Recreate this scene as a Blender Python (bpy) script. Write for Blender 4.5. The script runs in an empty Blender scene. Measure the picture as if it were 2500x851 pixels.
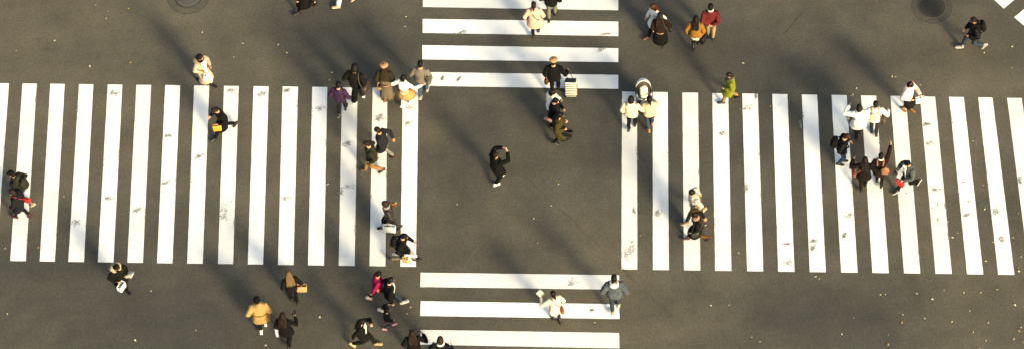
import bpy, bmesh, math, random
from mathutils import Vector, Matrix, noise
R = math.radians
V = Vector
random.seed(7)
scene = bpy.context.scene
COL = scene.collection

# ---------------------------------------------------------------- camera
PW, PH = 2500.0, 851.0
FPX = 8120.0
TH, ROLL = R(32), R(6)
DIST = FPX / 80.0
dvec = V((0, math.sin(TH), -math.cos(TH)))
r0, u0 = V((1, 0, 0)), V((0, math.cos(TH), math.sin(TH)))
rv = r0 * math.cos(ROLL) - u0 * math.sin(ROLL)
uv = u0 * math.cos(ROLL) + r0 * math.sin(ROLL)
cpos = -dvec * DIST
cam = bpy.data.cameras.new('camera')
cam.sensor_width = 36
cam.lens = FPX / PW * 36
cam.clip_start, cam.clip_end = 1, 6000
camo = bpy.data.objects.new('camera', cam)
camo.matrix_world = Matrix(((rv.x, uv.x, -dvec.x, cpos.x), (rv.y, uv.y, -dvec.y, cpos.y),
                            (rv.z, uv.z, -dvec.z, cpos.z), (0, 0, 0, 1)))
COL.objects.link(camo)
scene.camera = camo


def at(px, py, z=0.0):
    d = dvec + rv * ((px - PW / 2) / FPX) - uv * ((py - PH / 2) / FPX)
    t = (z - cpos.z) / d.z
    return cpos + d * t


_u = at(1250, 300) - at(1250, 500)
HEAD0 = math.degrees(math.atan2(_u.x, _u.y))    # heading of someone walking straight up the picture


# ---------------------------------------------------------------- materials
def lin(h):
    h = h.lstrip('#')
    return tuple(((int(h[i:i + 2], 16) / 255) / 12.92 if int(h[i:i + 2], 16) <= 10 else
                  ((int(h[i:i + 2], 16) / 255 + 0.055) / 1.055) ** 2.4) for i in (0, 2, 4)) + (1,)


class NT:
    def __init__(s, name):
        s.m = bpy.data.materials.new(name)
        s.m.use_nodes = True
        s.t = s.m.node_tree
        s.n = s.t.nodes
        s.n.clear()
        s.out = s.n.new('ShaderNodeOutputMaterial')
        s.b = s.n.new('ShaderNodeBsdfPrincipled')
        s.l(s.b.outputs[0], s.out.inputs[0])

    def l(s, a, b):
        s.t.links.new(a, b)

    def noise(s, scale, detail=3, rough=0.55, vec=None, dist=0.0):
        n = s.n.new('ShaderNodeTexNoise')
        n.inputs['Scale'].default_value = scale
        n.inputs['Detail'].default_value = detail
        n.inputs['Roughness'].default_value = rough
        n.inputs['Distortion'].default_value = dist
        if vec is not None:
            s.l(vec, n.inputs['Vector'])
        return n.outputs['Fac']

    def ramp(s, fac, stops):
        r = s.n.new('ShaderNodeValToRGB')
        e = r.color_ramp.elements
        while len(e) < len(stops):
            e.new(0.5)
        for i, (p, c) in enumerate(stops):
            e[i].position = p
            e[i].color = c if len(c) == 4 else tuple(c) + (1,)
        s.l(fac, r.inputs[0])
        return r.outputs[0]

    def mix(s, fac, a, b, mode='MIX'):
        m = s.n.new('ShaderNodeMix')
        m.data_type = 'RGBA'
        m.blend_type = mode
        for x, i in ((fac, 0), (a, 6), (b, 7)):
            if hasattr(x, 'links'):
                s.l(x, m.inputs[i])
            else:
                m.inputs[i].default_value = x
        return m.outputs[2]

    def math(s, op, a, b=0.0):
        m = s.n.new('ShaderNodeMath')
        m.operation = op
        for x, i in ((a, 0), (b, 1)):
            if hasattr(x, 'links'):
                s.l(x, m.inputs[i])
            else:
                m.inputs[i].default_value = x
        return m.outputs[0]

    def bump(s, h, strength=0.3, dist=0.01):
        b = s.n.new('ShaderNodeBump')
        b.inputs['Strength'].default_value = strength
        b.inputs['Distance'].default_value = dist
        s.l(h, b.inputs['Height'])
        s.l(b.outputs[0], s.b.inputs['Normal'])

    def pos(s):
        return s.n.new('ShaderNodeNewGeometry').outputs['Position']

    def obj(s):
        return s.n.new('ShaderNodeTexCoord').outputs['Object']


def g(v):
    return (v, v, v, 1)


MATS = {}


def mat(hexc, kind='cloth'):
    key = (hexc, kind)
    if key in MATS:
        return MATS[key]
    nt = NT(kind + '_' + hexc.strip('#'))
    # cloth, skin and hair reflect less than the sunlit colours written in the table below
    lum = .2126 * lin(hexc)[0] + .7152 * lin(hexc)[1] + .0722 * lin(hexc)[2]
    q = .42 + .44 * min(1, max(0, (lum - .22) / .4))
    q = {'skin': .62, 'hair': .38, 'metal': 1, 'plastic': max(q, .6)}.get(kind, q)
    c = tuple(x * q for x in lin(hexc)[:3]) + (1,)
    oc = nt.obj()
    b = nt.b
    if kind in ('cloth', 'knit', 'denim', 'puffer', 'leather'):
        big = nt.noise(6, 4, 0.6, oc)
        fine = nt.noise(140 if kind != 'knit' else 70, 2, 0.5, oc)
        k = nt.ramp(big, [(0.3, g(0.78)), (0.7, g(1.16))])
        col = nt.mix(1.0, c, k, 'MULTIPLY')
        k2 = nt.ramp(fine, [(0.3, g(0.9)), (0.7, g(1.08))])
        col = nt.mix(1.0, col, k2, 'MULTIPLY')
        if kind == 'denim':
            w = nt.ramp(nt.noise(9, 3, 0.6, oc), [(0.45, g(0.0)), (0.75, g(0.5))])
            col = nt.mix(w, col, (min(1, c[0] * 2.2), min(1, c[1] * 2.1), min(1, c[2] * 1.9), 1))
        nt.l(col, b.inputs['Base Color'])
        b.inputs['Roughness'].default_value = 0.5 if kind == 'leather' else 0.92
        b.inputs['Specular IOR Level'].default_value = 0.4 if kind == 'leather' else 0.12
        h = nt.math('ADD', nt.noise(22, 4, 0.6, oc, 0.8), nt.math('MULTIPLY', fine, 0.10 if kind != 'knit' else .25))
        if kind == 'puffer':
            w = nt.n.new('ShaderNodeTexWave')
            w.bands_direction = 'Z'
            w.inputs['Scale'].default_value = 3.6
            w.inputs['Distortion'].default_value = 1.2
            nt.l(oc, w.inputs['Vector'])
            h = nt.math('ADD', h, nt.math('MULTIPLY', w.outputs['Fac'], 1.6))
            b.inputs['Roughness'].default_value = 0.6
        nt.bump(h, 0.55, 0.02)
    elif kind == 'fur':
        f = nt.noise(90, 4, 0.7, oc, 1.0)
        col = nt.mix(1.0, c, nt.ramp(f, [(0.3, g(0.6)), (0.7, g(1.25))]), 'MULTIPLY')
        nt.l(col, b.inputs['Base Color'])
        b.inputs['Roughness'].default_value = 1
        nt.bump(f, 1.0, 0.03)
    elif kind == 'hair':
        mp = nt.n.new('ShaderNodeMapping')
        mp.inputs['Scale'].default_value = (1, 1, 0.12)
        nt.l(oc, mp.inputs['Vector'])
        f = nt.noise(120, 3, 0.6, mp.outputs[0], 0.4)
        col = nt.mix(1.0, c, nt.ramp(f, [(0.3, g(0.55)), (0.72, g(1.5))]), 'MULTIPLY')
        nt.l(col, b.inputs['Base Color'])
        b.inputs['Roughness'].default_value = 0.6
        b.inputs['Specular IOR Level'].default_value = 0.14
        nt.bump(f, 0.7, 0.006)
    elif kind == 'skin':
        f = nt.noise(14, 3, 0.5, oc)
        col = nt.mix(1.0, c, nt.ramp(f, [(0.3, g(0.9)), (0.7, g(1.08))]), 'MULTIPLY')
        nt.l(col, b.inputs['Base Color'])
        b.inputs['Roughness'].default_value = 0.55
        b.inputs['Subsurface Weight'].default_value = 0.0
    elif kind == 'plastic':
        f = nt.noise(30, 3, 0.6, oc)
        col = nt.mix(1.0, c, nt.ramp(f, [(0.3, g(0.88)), (0.7, g(1.06))]), 'MULTIPLY')
        nt.l(col, b.inputs['Base Color'])
        b.inputs['Roughness'].default_value = 0.42
    elif kind == 'paper':
        f = nt.noise(12, 4, 0.6, oc, 0.5)
        col = nt.mix(1.0, c, nt.ramp(f, [(0.3, g(0.88)), (0.7, g(1.05))]), 'MULTIPLY')
        nt.l(col, b.inputs['Base Color'])
        b.inputs['Roughness'].default_value = 0.8
        nt.bump(f, 0.4, 0.02)
    elif kind == 'iron':
        f = nt.noise(30, 4, 0.65, oc)
        nt.l(nt.mix(1.0, c, nt.ramp(f, [(0.3, g(0.7)), (0.7, g(1.2))]), 'MULTIPLY'), b.inputs['Base Color'])
        b.inputs['Roughness'].default_value = 0.85
        b.inputs['Specular IOR Level'].default_value = 0.2
    elif kind == 'metal':
        nt.b.inputs['Base Color'].default_value = c
        b.inputs['Metallic'].default_value = 1
        nt.l(nt.ramp(nt.noise(60, 2, 0.5, oc), [(0.3, g(0.25)), (0.7, g(0.5))]), b.inputs['Roughness'])
    MATS[key] = nt.m
    return nt.m


# ---------------------------------------------------------------- mesh buffer
class G:
    def __init__(s):
        s.v, s.f, s.m = [], [], []

    def rings(s, rings, mi=0, cap=True):
        n = len(rings[0])
        base = len(s.v)
        for r in rings:
            s.v.extend(r)
        for i in range(len(rings) - 1):
            for j in range(n):
                a = base + i * n + j
                b = base + i * n + (j + 1) % n
                s.f.append((a, b, b + n, a + n))
                s.m.append(mi)
        if cap:
            s.f.append(tuple(base + j for j in reversed(range(n))))
            s.m.append(mi)
            e = base + (len(rings) - 1) * n
            s.f.append(tuple(e + j for j in range(n)))
            s.m.append(mi)
        return s

    def limb(s, pts, rad, n=10, mi=0, flat=None, ends=True):
        """tube along pts; rad: list; flat: (axis vector, ratio) squashes the section along that axis"""
        pts = [V(p) for p in pts]
        if not isinstance(rad, (list, tuple)):
            rad = [rad] * len(pts)
        rad = list(rad)
        if ends:
            d0 = (pts[0] - pts[1]).normalized()
            d1 = (pts[-1] - pts[-2]).normalized()
            pts = [pts[0] + d0 * rad[0] * 0.7] + pts + [pts[-1] + d1 * rad[-1] * 0.7]
            rad = [rad[0] * 0.6] + rad + [rad[-1] * 0.6]
        rings = []
        pu = None
        for i, p in enumerate(pts):
            t = (pts[min(i + 1, len(pts) - 1)] - pts[max(i - 1, 0)]).normalized()
            if flat is not None:
                u = V(flat[0]) - t * t.dot(V(flat[0]))
                if u.length < 1e-3:
                    u = t.orthogonal()
            elif pu is None:
                u = t.orthogonal()
            else:
                u = pu - t * t.dot(pu)
            u.normalize()
            pu = u
            w = t.cross(u)
            fr = flat[1] if flat is not None else 1.0
            rings.append([p + (u * (math.cos(a) * fr) + w * math.sin(a)) * rad[i]
                          for a in (2 * math.pi * k / n for k in range(n))])
        return s.rings(rings, mi)

    def ell(s, c, rx, ry, rz, ax=None, n=16, m=10, mi=0, pw=2.0):
        c = V(c)
        X, Y, Z = ax if ax else (V((1, 0, 0)), V((0, 1, 0)), V((0, 0, 1)))
        rings = []

        def sp(x):
            return math.copysign(abs(x) ** (2 / pw), x)
        for i in range(m + 1):
            ph = -math.pi / 2 + math.pi * (0.02 + 0.96 * i / m)
            cz, cr = sp(math.sin(ph)), abs(math.cos(ph)) ** (2 / pw)
            rings.append([c + X * (rx * cr * sp(math.cos(a))) + Y * (ry * cr * sp(math.sin(a))) + Z * (rz * cz)
                          for a in (2 * math.pi * k / n for k in range(n))])
        return s.rings(rings, mi)

    def box(s, c, sx, sy, sz, ax=None, mi=0, bev=0.12):
        """rounded box as a superellipse loft"""
        c = V(c)
        X, Y, Z = ax if ax else (V((1, 0, 0)), V((0, 1, 0)), V((0, 0, 1)))
        b = bev * min(sx, sy, sz)
        rings = []
        for z, q in ((-sz / 2, b), (-sz / 2 + b * 0.3, b * 0.3), (-sz / 2 + b, 0), (sz / 2 - b, 0),
                     (sz / 2 - b * 0.3, b * 0.3), (sz / 2, b)):
            rings.append(rrect(c + Z * z, X, Y, sx / 2 - q, sy / 2 - q, max(b, 0.0005)))
        return s.rings(rings, mi)


def rrect(c, X, Y, hx, hy, r):
    out = []
    r = min(r, hx * 0.9, hy * 0.9)
    for qx, qy, a0 in ((1, 1, 0), (-1, 1, 90), (-1, -1, 180), (1, -1, 270)):
        for k in range(4):
            a = R(a0 + 30 * k)
            out.append(c + X * (qx * (hx - r) + r * math.cos(a)) + Y * (qy * (hy - r) + r * math.sin(a)))
    return out


def ring(c, X, Y, rx, ry, n=20, pw=2.3, rip=0.0, ripn=9, ph=0.0):
    out = []
    for k in range(n):
        a = 2 * math.pi * k / n
        ca, sa = math.cos(a), math.sin(a)
        q = 1 + rip * math.sin(ripn * a + ph)
        out.append(c + X * (math.copysign(abs(ca) ** (2 / pw), ca) * rx * q) +
                   Y * (math.copysign(abs(sa) ** (2 / pw), sa) * ry * q))
    return out


def to_mesh(name, buf, mats, remesh=0.0, smooth=2, disp=None, extra=None, flat=False):
    me = bpy.data.meshes.new(name)
    me.from_pydata([tuple(v) for v in buf.v], [], buf.f)
    if not remesh:
        me.polygons.foreach_set('material_index', buf.m)
    if remesh:
        ob = bpy.data.objects.new('work', me)
        COL.objects.link(ob)
        md = ob.modifiers.new('r', 'REMESH')
        md.mode = 'VOXEL'
        md.voxel_size = remesh
        if smooth:
            sm = ob.modifiers.new('s', 'SMOOTH')
            sm.factor = 0.6
            sm.iterations = smooth
        dg = bpy.context.evaluated_depsgraph_get()
        new = bpy.data.meshes.new_from_object(ob.evaluated_get(dg))
        bpy.data.objects.remove(ob)
        bpy.data.meshes.remove(me)
        me = new
        me.name = name
    if disp:
        amp, freq, seed = disp
        off = V((seed * 3.1, seed * 1.7, seed * 0.9))
        me.update()
        nor = [V(n.vector) for n in me.vertex_normals]
        for v, nn in zip(me.vertices, nor):
            c = v.co
            a = noise.noise(V((c.x * freq, c.y * freq, c.z * freq * 0.6)) + off)
            b = noise.noise(V((c.x * freq * 3, c.y * freq * 3, c.z * freq * 2)) + off)
            r = abs(noise.noise(V((c.x * freq * 1.3 + a, c.y * freq * 1.3, c.z * freq * 1.1)) + off))
            v.co = c + nn * (amp * (a + 0.45 * b - 1.1 * max(0, .22 - r) * 2.2))
    if extra:
        bm = bmesh.new()
        bm.from_mesh(me)
        vs = [bm.verts.new(v) for v in extra.v]
        for f, mi in zip(extra.f, extra.m):
            try:
                fc = bm.faces.new([vs[i] for i in f])
                fc.material_index = mi
            except ValueError:
                pass
        bm.to_mesh(me)
        bm.free()
    me.materials.clear()
    for m in mats:
        me.materials.append(m)
    me.polygons.foreach_set('use_smooth', [not flat] * len(me.polygons))
    me.update()
    return me


def link(name, me, parent=None):
    o = bpy.data.objects.new(name, me)
    COL.objects.link(o)
    if parent:
        o.parent = parent
    return o


def tag(o, label=None, cat=None, group=None, kind=None):
    for k, x in (('label', label), ('category', cat), ('group', group), ('kind', kind)):
        if x:
            o[k] = x
    return o


# ---------------------------------------------------------------- people
def lerp_tab(tab, h):
    if h <= tab[0][0]:
        return tab[0][1:]
    for a, b in zip(tab, tab[1:]):
        if h <= b[0]:
            t = (h - a[0]) / (b[0] - a[0])
            return tuple(a[i] + (b[i] - a[i]) * t for i in range(1, len(a)))
    return tab[-1][1:]


TORSO = [(-0.14, .150, .110), (0, .168, .118), (.15, .138, .100), (.33, .162, .118), (.42, .172, .108),
         (.475, .150, .092), (.51, .100, .076), (.545, .062, .064), (.62, .053, .057)]


def ik(a, c, l1, l2, pole):
    d = c - a
    L = min(d.length, (l1 + l2) * 0.998)
    dn = d.normalized()
    c = a + dn * L
    x = (l1 * l1 - l2 * l2 + L * L) / (2 * L)
    h = math.sqrt(max(l1 * l1 - x * x, 0))
    p = pole - dn * dn.dot(pole)
    p.normalize()
    return a + dn * x + p * h, c


ARMS = {'down': (.07, .03, -.50), 'swingf': (.03, .24, -.42), 'swingb': (.07, -.22, -.44), 'pocket': (.045, .08, -.40),
        'phone': (-.09, .27, -.20), 'up': (.06, .12, .48), 'back': (-.135, -.17, -.36), 'photo': (-.10, .34, .14),
        'push': (-.02, .40, -.30), 'carry': (.08, .05, -.49), 'bent': (.02, .20, -.28), 'shoulder': (.02, .16, -.10),
        'spread': (.38, .14, -.20), 'front': (.0, .34, -.24), 'hug': (-.13, .20, -.26)}


class Person:
    count = 0

    def __init__(s, head, label, hd=0, H=1.65, stride=0.5, lead='L', lean=4, twist=0, arms=('down', 'down'), w=1.0,
                 skin='#c99a78', hair=('short', '#1a1310'), hat=None, top=None, bottom=None, shoes=('#15130f', None, 0),
                 look=0, nod=8, grip='', group='pedestrians walking over the crossing', scarf=None, feet_at=None, hs=1.0,
                 palms=None):
        Person.count += 1
        s.seed = Person.count
        s.k = H / 1.70
        s.w = w
        s.rot = -R(hd + HEAD0)
        s.hs = hs
        k = s.k
        # ---- joints (metres at 1.70 m)
        z0 = .085
        sg = {'L': -1, 'R': 1}
        other = 'R' if lead == 'L' else 'L'
        s.foot = {}
        s.foot[lead] = (V((sg[lead] * .075, stride * .52 - .04, z0 + .01)), -12 if stride > .3 else 0)
        lift = min(45, stride * 62)
        s.foot[other] = (V((sg[other] * .075, -stride * .48 + .0 + .10 * math.sin(R(lift)), z0 + .17 * math.sin(R(lift)))), lift)
        if stride < .12:
            s.foot[other] = (V((sg[other] * .085, -.04 - stride * .3, z0)), 0)
            s.foot[lead] = (V((sg[lead] * .085, -.04 + stride * .5, z0)), 0)
        hz = .905
        for q in 'LR':
            a = s.foot[q][0]
            hz = min(hz, math.sqrt(max(.835 ** 2 - a.y ** 2, .3)) + a.z - .004)
        s.hz = hz
        s.hip = V((0, 0, hz))
        s.legs = {}
        for q in 'LR':
            hp = V((sg[q] * .088 * w, 0, hz))
            kn, an = ik(hp, s.foot[q][0], .425, .415, V((sg[q] * .1, 1, .1)))
            s.legs[q] = (hp, kn, an)
        ln, tw = R(lean), R(twist)
        s.sx = V((1, 0, 0))
        s.sy = V((0, math.cos(ln), -math.sin(ln)))
        s.sz = V((0, math.sin(ln), math.cos(ln)))
        s.tx = s.sx * math.cos(tw) + s.sy * math.sin(tw)      # chest right (twist turns left)
        s.ty = s.sy * math.cos(tw) - s.sx * math.sin(tw)
        s.arm, s.hand = {}, {}
        for q, a in zip('LR', arms):
            sp = None
            hdir = None
            if isinstance(a, str):
                a = ARMS[a]
            if len(a) > 3:
                hdir = V(a[3:6])
            sh = s.T(sg[q] * .182 * w, 0, .445)
            tgt = sh + s.tx * (sg[q] * a[0]) + s.ty * a[1] + s.sz * a[2]
            pole = s.tx * (sg[q] * .55) - s.ty * .7 - s.sz * .35
            el, wr = ik(sh, tgt, .285, .255, pole)
            d = (wr - el).normalized()
            nrm = -s.tx * sg[q]
            nrm = nrm - d * d.dot(nrm)
            if nrm.length < .3:
                nrm = s.ty - d * d.dot(s.ty)
            nrm.normalize()
            wd = d.cross(nrm) * (1 if q == 'L' else -1)
            s.arm[q] = (sh, el, wr)
            s.hand[q] = dict(w=wr, d=d, n=nrm, wd=wd, grip=wr + d * .085 + nrm * .03)
        hy, hp_ = R(look), R(nod)
        nb = s.T(0, 0, .56)
        fx = s.tx * math.cos(-hy) + s.ty * math.sin(-hy)
        fy = s.ty * math.cos(-hy) - s.tx * math.sin(-hy)
        s.hx = fx
        s.hy = fy * math.cos(hp_) - s.sz * math.sin(hp_)
        s.hu = s.sz * math.cos(hp_) + fy * math.sin(hp_)
        s.hc = nb + s.sz * .035 + (s.hu * .105 + s.hy * .022) * hs
        # ---- root
        rm = Matrix.Rotation(s.rot, 3, 'Z')
        s.rm = rm
        if feet_at:
            s.loc = at(*feet_at)
        else:
            p = at(head[0], head[1], s.hc.z * k)
            s.loc = p - rm @ (V((s.hc.x, s.hc.y, 0)) * k)
        s.loc.z = 0.004
        s.root = bpy.data.objects.new('person', None)
        COL.objects.link(s.root)
        s.root.empty_display_size = .2
        s.root.location = s.loc
        s.root.rotation_euler = (0, 0, s.rot)
        s.root.scale = (k, k, k)
        tag(s.root, label, 'person', group)
        s.haircol = hair[1]
        s.body(skin, grip)
        if bottom:
            s.bottom(*bottom)
        if top:
            s.topw(**top)
        s.shoes(*shoes)
        if hair[0]:
            s.mkhair(*hair)
        if hat:
            s.mkhat(*hat)
        if scarf:
            s.mkscarf(scarf)

    def T(s, x, y, h):
        t = min(1, max(0, (h - .05) / .3))
        X = s.sx.lerp(s.tx, t)
        Y = s.sy.lerp(s.ty, t)
        return s.hip + X * x + Y * y + s.sz * h

    def tring(s, h, rx, ry, y=0, n=20, pw=2.3, **kw):
        t = min(1, max(0, (h - .05) / .3))
        X = s.sx.lerp(s.tx, t).normalized()
        Y = s.sy.lerp(s.ty, t).normalized()
        return ring(s.hip + s.sz * h + Y * y, X, Y, rx, ry, n, pw, **kw)

    def legy(s, q, z):
        hp, kn, an = s.legs[q]
        for a, b in ((hp, kn), (kn, an)):
            if a.z >= z >= b.z:
                return a.lerp(b, (a.z - z) / max(a.z - b.z, 1e-4))
        return an

    def lowring(s, z, rx, ry, ext, n=20, **kw):
        """section of a coat or skirt below the hip, wide enough for both legs"""
        a, b = s.legy('L', z), s.legy('R', z)
        cy = (a.y + b.y) / 2
        hy = abs(a.y - b.y) / 2 + .06 + ext
        return ring(V((0, cy, z)), s.sx, V((0, 1, 0)), max(rx, .09 + .06 + ext), max(ry, hy), n, 2.2, **kw)

    def part(s, name, buf, mats, parent=None, **kw):
        if not isinstance(mats, (list, tuple)):
            mats = [mats]
        return link(name, to_mesh(name, buf, mats, **kw), parent or s.root)

    def headpt(s, u):
        x, y, z = u
        px, py, pz = .074 * x, .094 * y, .118 * z
        if pz < 0:
            t = -pz / .118
            px *= 1 - .30 * t * t
            if y < 0:
                py *= 1 - .35 * t
            else:
                py *= 1 - .08 * t
        if y > 0:
            py -= .010 * y * (abs(x) ** 2)
            gz = lambda a, b, c, d: math.exp(-((px - a) / c) ** 2 - ((pz - b) / d) ** 2)
            py += .024 * gz(0, -.022, .012, .018) + .010 * gz(0, -.004, .010, .02)
            py -= .008 * (gz(.031, .010, .017, .012) + gz(-.031, .010, .017, .012))
            py += .006 * gz(0, -.100, .03, .015) + .005 * gz(0, -.056, .022, .008)
            py += .004 * gz(0, .034, .05, .01)
        h = s.hs
        return s.hc + (s.hx * px + s.hy * py + s.hu * pz) * h

    def headbuf(s, buf):
        n, m = 32, 26
        base = len(buf.v)
        loc = []
        for i in range(m + 1):
            ph = -math.pi / 2 + math.pi * (0.01 + .98 * i / m)
            for j in range(n):
                a = 2 * math.pi * j / n
                u = (math.cos(ph) * math.cos(a), math.cos(ph) * math.sin(a), math.sin(ph))
                loc.append(u)
                buf.v.append(s.headpt(u))
        for i in range(m):
            for j in range(n):
                a, b = base + i * n + j, base + i * n + (j + 1) % n
                u = loc[i * n + j]
                v = loc[(i + 1) * n + (j + 1) % n]
                cx, cy, cz = (u[0] + v[0]) / 2 * .074, (u[1] + v[1]) / 2, (u[2] + v[2]) / 2 * .118
                mi = 0
                if cy > .6:
                    if .017 < abs(cx) < .045 and .003 < cz < .017:
                        mi = 1
                    elif .014 < abs(cx) < .05 and .026 < cz < .037:
                        mi = 3
                    elif abs(cx) < .026 and -.064 < cz < -.050:
                        mi = 2
                buf.f.append((a, b, b + n, a + n))
                buf.m.append(mi)
        for q in (-1, 1):
            buf.ell(s.hc + (s.hx * (q * .076) - s.hy * .005 - s.hu * .005) * s.hs, .012, .020, .032,
                    (s.hx, s.hy, s.hu), 8, 6)

    def body(s, skin, grip):
        b, ex = G(), G()
        b.rings([s.tring(h, rx * s.w, ry, n=18) for h, rx, ry in TORSO])
        for q in 'LR':
            hp, kn, an = s.legs[q]
            b.limb([hp + V((0, 0, .03)), hp.lerp(kn, .4), kn, kn.lerp(an, .35), an], [.085, .075, .055, .053, .036])
            sh, el, wr = s.arm[q]
            inn = s.T((-1 if q == 'L' else 1) * .11 * s.w, 0, .44)
            b.limb([inn, sh, sh.lerp(el, .5), el, el.lerp(wr, .3), wr], [.05, .052, .046, .038, .037, .026])
            hd = s.hand[q]
            w, d, nn, wd = hd['w'], hd['d'], hd['n'], hd['wd']
            ex.limb([w - d * .01, w + d * .03, w + d * .065, w + d * .092], [.026, .036, .041, .038], 10, flat=(nn, .42))
            cu = R(62 if q in grip else 16)
            for fi, (off, ln) in enumerate(((.030, .072), (.010, .082), (-.010, .076), (-.029, .060))):
                p = w + d * (.082 if fi < 3 else .076) + wd * off
                pts = [p - d * .012, p]
                a = cu * .5 + .05 * fi
                for seg in (.42, .33, .25):
                    p = p + (d * math.cos(a) + nn * math.sin(a)) * (ln * seg)
                    pts.append(p)
                    a += cu
                ex.limb(pts, [.0092, .0095, .009, .0082, .0072], 7)
            t0 = w + d * .028 + wd * .028
            t1 = t0 + (wd * .7 + d * .6 + nn * .35).normalized() * .04
            t2 = t1 + (wd * .25 + d * .85 + nn * (.8 if q in grip else .35)).normalized() * .034
            ex.limb([t0 - wd * .012, t0, t1, t2], [.012, .013, .011, .008], 7)
        s.headbuf(ex)
        s.part('body', b, [mat(skin, 'skin'), mat('#1a1210', 'skin'), mat('#a8584c', 'skin'), mat(s.haircol, 'hair')],
               remesh=.016, smooth=2, extra=ex)

    def bottom(s, kind, col, hem=.45, flare=.06, legs=None, mk='cloth', wide=.0, bag=.012):
        if kind == 'trousers' or legs:
            c = col if kind == 'trousers' else legs
            e = bag if kind == 'trousers' else .004
            b = G()
            b.rings([s.tring(h, rx * s.w + e, ry + e) for h, rx, ry in
                     [(-.14, .13, .10), (-.06, .165, .118), (0, .17, .12), (.08, .155, .11), (.12, .145, .105)]])
            for q in 'LR':
                hp, kn, an = s.legs[q]
                top_ = hp + V((0, 0, .02))
                b.limb([top_, hp.lerp(kn, .45), kn, kn.lerp(an, .4), kn.lerp(an, .9)],
                       [.088 + e, .079 + e, .060 + e + wide * .5, .055 + e + wide * .8, .042 + e * 1.2 + wide], 12)
            s.part('trousers' if kind == 'trousers' else 'leggings', b, mat(c, mk if kind == 'trousers' else 'cloth'),
                   remesh=.017, smooth=2, disp=(.009, 11, s.seed))
        if kind == 'skirt':
            b = G()
            R_ = [s.tring(.12, .142 * s.w + .012, .108), s.tring(.02, .172 * s.w + .012, .126)]
            top_z = s.hz - .04
            N = 5
            for i in range(N + 1):
                t = i / N
                z = top_z + (hem - top_z) * t
                R_.append(s.lowring(z, .172 * s.w + .012 + flare * t, .126 + flare * t, .012 + flare * .3 * t, 40,
                                    rip=.03 * t, ripn=11, ph=s.seed))
            R_[0:2] = [s.tring(.22, .146 * s.w + .006, .106, n=40), s.tring(.12, .142 * s.w + .012, .108, n=40), s.tring(.02, .172 * s.w + .012, .126, n=40)]
            R_.append([p * 1.0 + V((0, 0, .05)) for p in s.lowring(hem, .172 * s.w + flare - .03, .09 + flare, .0, 40)])
            b.rings(R_)
            s.part('skirt', b, mat(col, mk), disp=(.006, 7, s.seed))

    def topw(s, c, hem=-.12, ext=.024, kind='cloth', flare=.0, name='jacket', hood=None, collar=None, inner=None, inner_low=.02, inner_w=1.0, belt=None,
             sleeve=1.0, fold=.010, fur=None, hemband=None, buttons=None, pocket=True, cuff=None):
        e = ext
        b = G()
        rs = []
        if hem < -.02:
            zh = s.hz + hem
            N = max(2, int(-hem / .09))
            for i in range(N, 0, -1):
                t = i / N
                z = s.hz + hem * t
                rs.append(s.lowring(z, .172 * s.w + e + flare * t, .124 + e + flare * t, e + flare * .4 * t,
                                    rip=.02 * t * (1 if flare > .03 else 0), ripn=7, ph=s.seed))
        for h, rx, ry in TORSO[1:8]:
            if h >= hem:
                q = e if h < .5 else e * .6
                if h < .2:
                    rx, ry = max(rx, .158), max(ry, .112)
                rs.append(s.tring(h, rx * s.w + q, ry + q * (1.1 if h < .5 else 1)))
        b.rings(rs)
        for q in 'LR':
            sh, el, wr = s.arm[q]
            inn = s.T((-1 if q == 'L' else 1) * .10 * s.w, 0, .43)
            r1 = e * .75
            pts = [inn, sh, sh.lerp(el, .5), el, el.lerp(wr, .45)]
            rd = [.055 + r1, .060 + r1, .053 + r1, .048 + r1, .043 + r1]
            if sleeve > .9:
                pts.append(wr - (wr - el).normalized() * .005)
                rd.append(.035 + r1 * .9)
            b.limb(pts, rd, 12)
        o = s.part(name, b, mat(c, kind), remesh=.018, smooth=3, disp=(fold, 9, s.seed + 40))
        s.topo = o
        if collar:
            cb = G()
            ct = s.T(0, .01, .545)
            n = 18
            pts = [ct + (s.tx * math.cos(a) * .074 + s.ty * math.sin(a) * .074) + s.sz * (.012 - .02 * math.sin(a))
                   for a in (2 * math.pi * i / n for i in range(n + 1))]
            cb.limb(pts, .022, 8, ends=False)
            s.part('collar', cb, mat(collar, kind), o, disp=(.004, 20, s.seed))
        if fur:
            cb = G()
            ct = s.T(0, -.02, .53)
            n = 22
            for rr, zz, ra in ((.115, .005, .042), (.150, -.045, .046)):
                pts = [ct + (s.tx * math.cos(a) * rr * 1.1 + s.ty * (math.sin(a) * rr - .02)) + s.sz * (zz - .05 * math.sin(a))
                       for a in (R(-250) + R(320) * i / n for i in range(n + 1))]
                cb.limb(pts, ra, 9)
            s.part('fur_trim', cb, mat(fur, 'fur'), o, remesh=.014, smooth=1, disp=(.012, 40, s.seed))
        if hood:
            cb = G()
            ct = s.T(0, -.095, .525)
            cb.ell(ct, .125, .075, .085, (s.tx, s.ty, s.sz))
            n = 16
            pts = [s.T(0, -.01, .55) + (s.tx * math.cos(a) * .098 + s.ty * math.sin(a) * .098) - s.sz * (.03 * math.sin(a))
                   for a in (2 * math.pi * i / n for i in range(n + 1))]
            cb.limb(pts, .032, 9, ends=False)
            s.part('hood', cb, mat(hood, kind), o, remesh=.014, smooth=2, disp=(.008, 15, s.seed))
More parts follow.
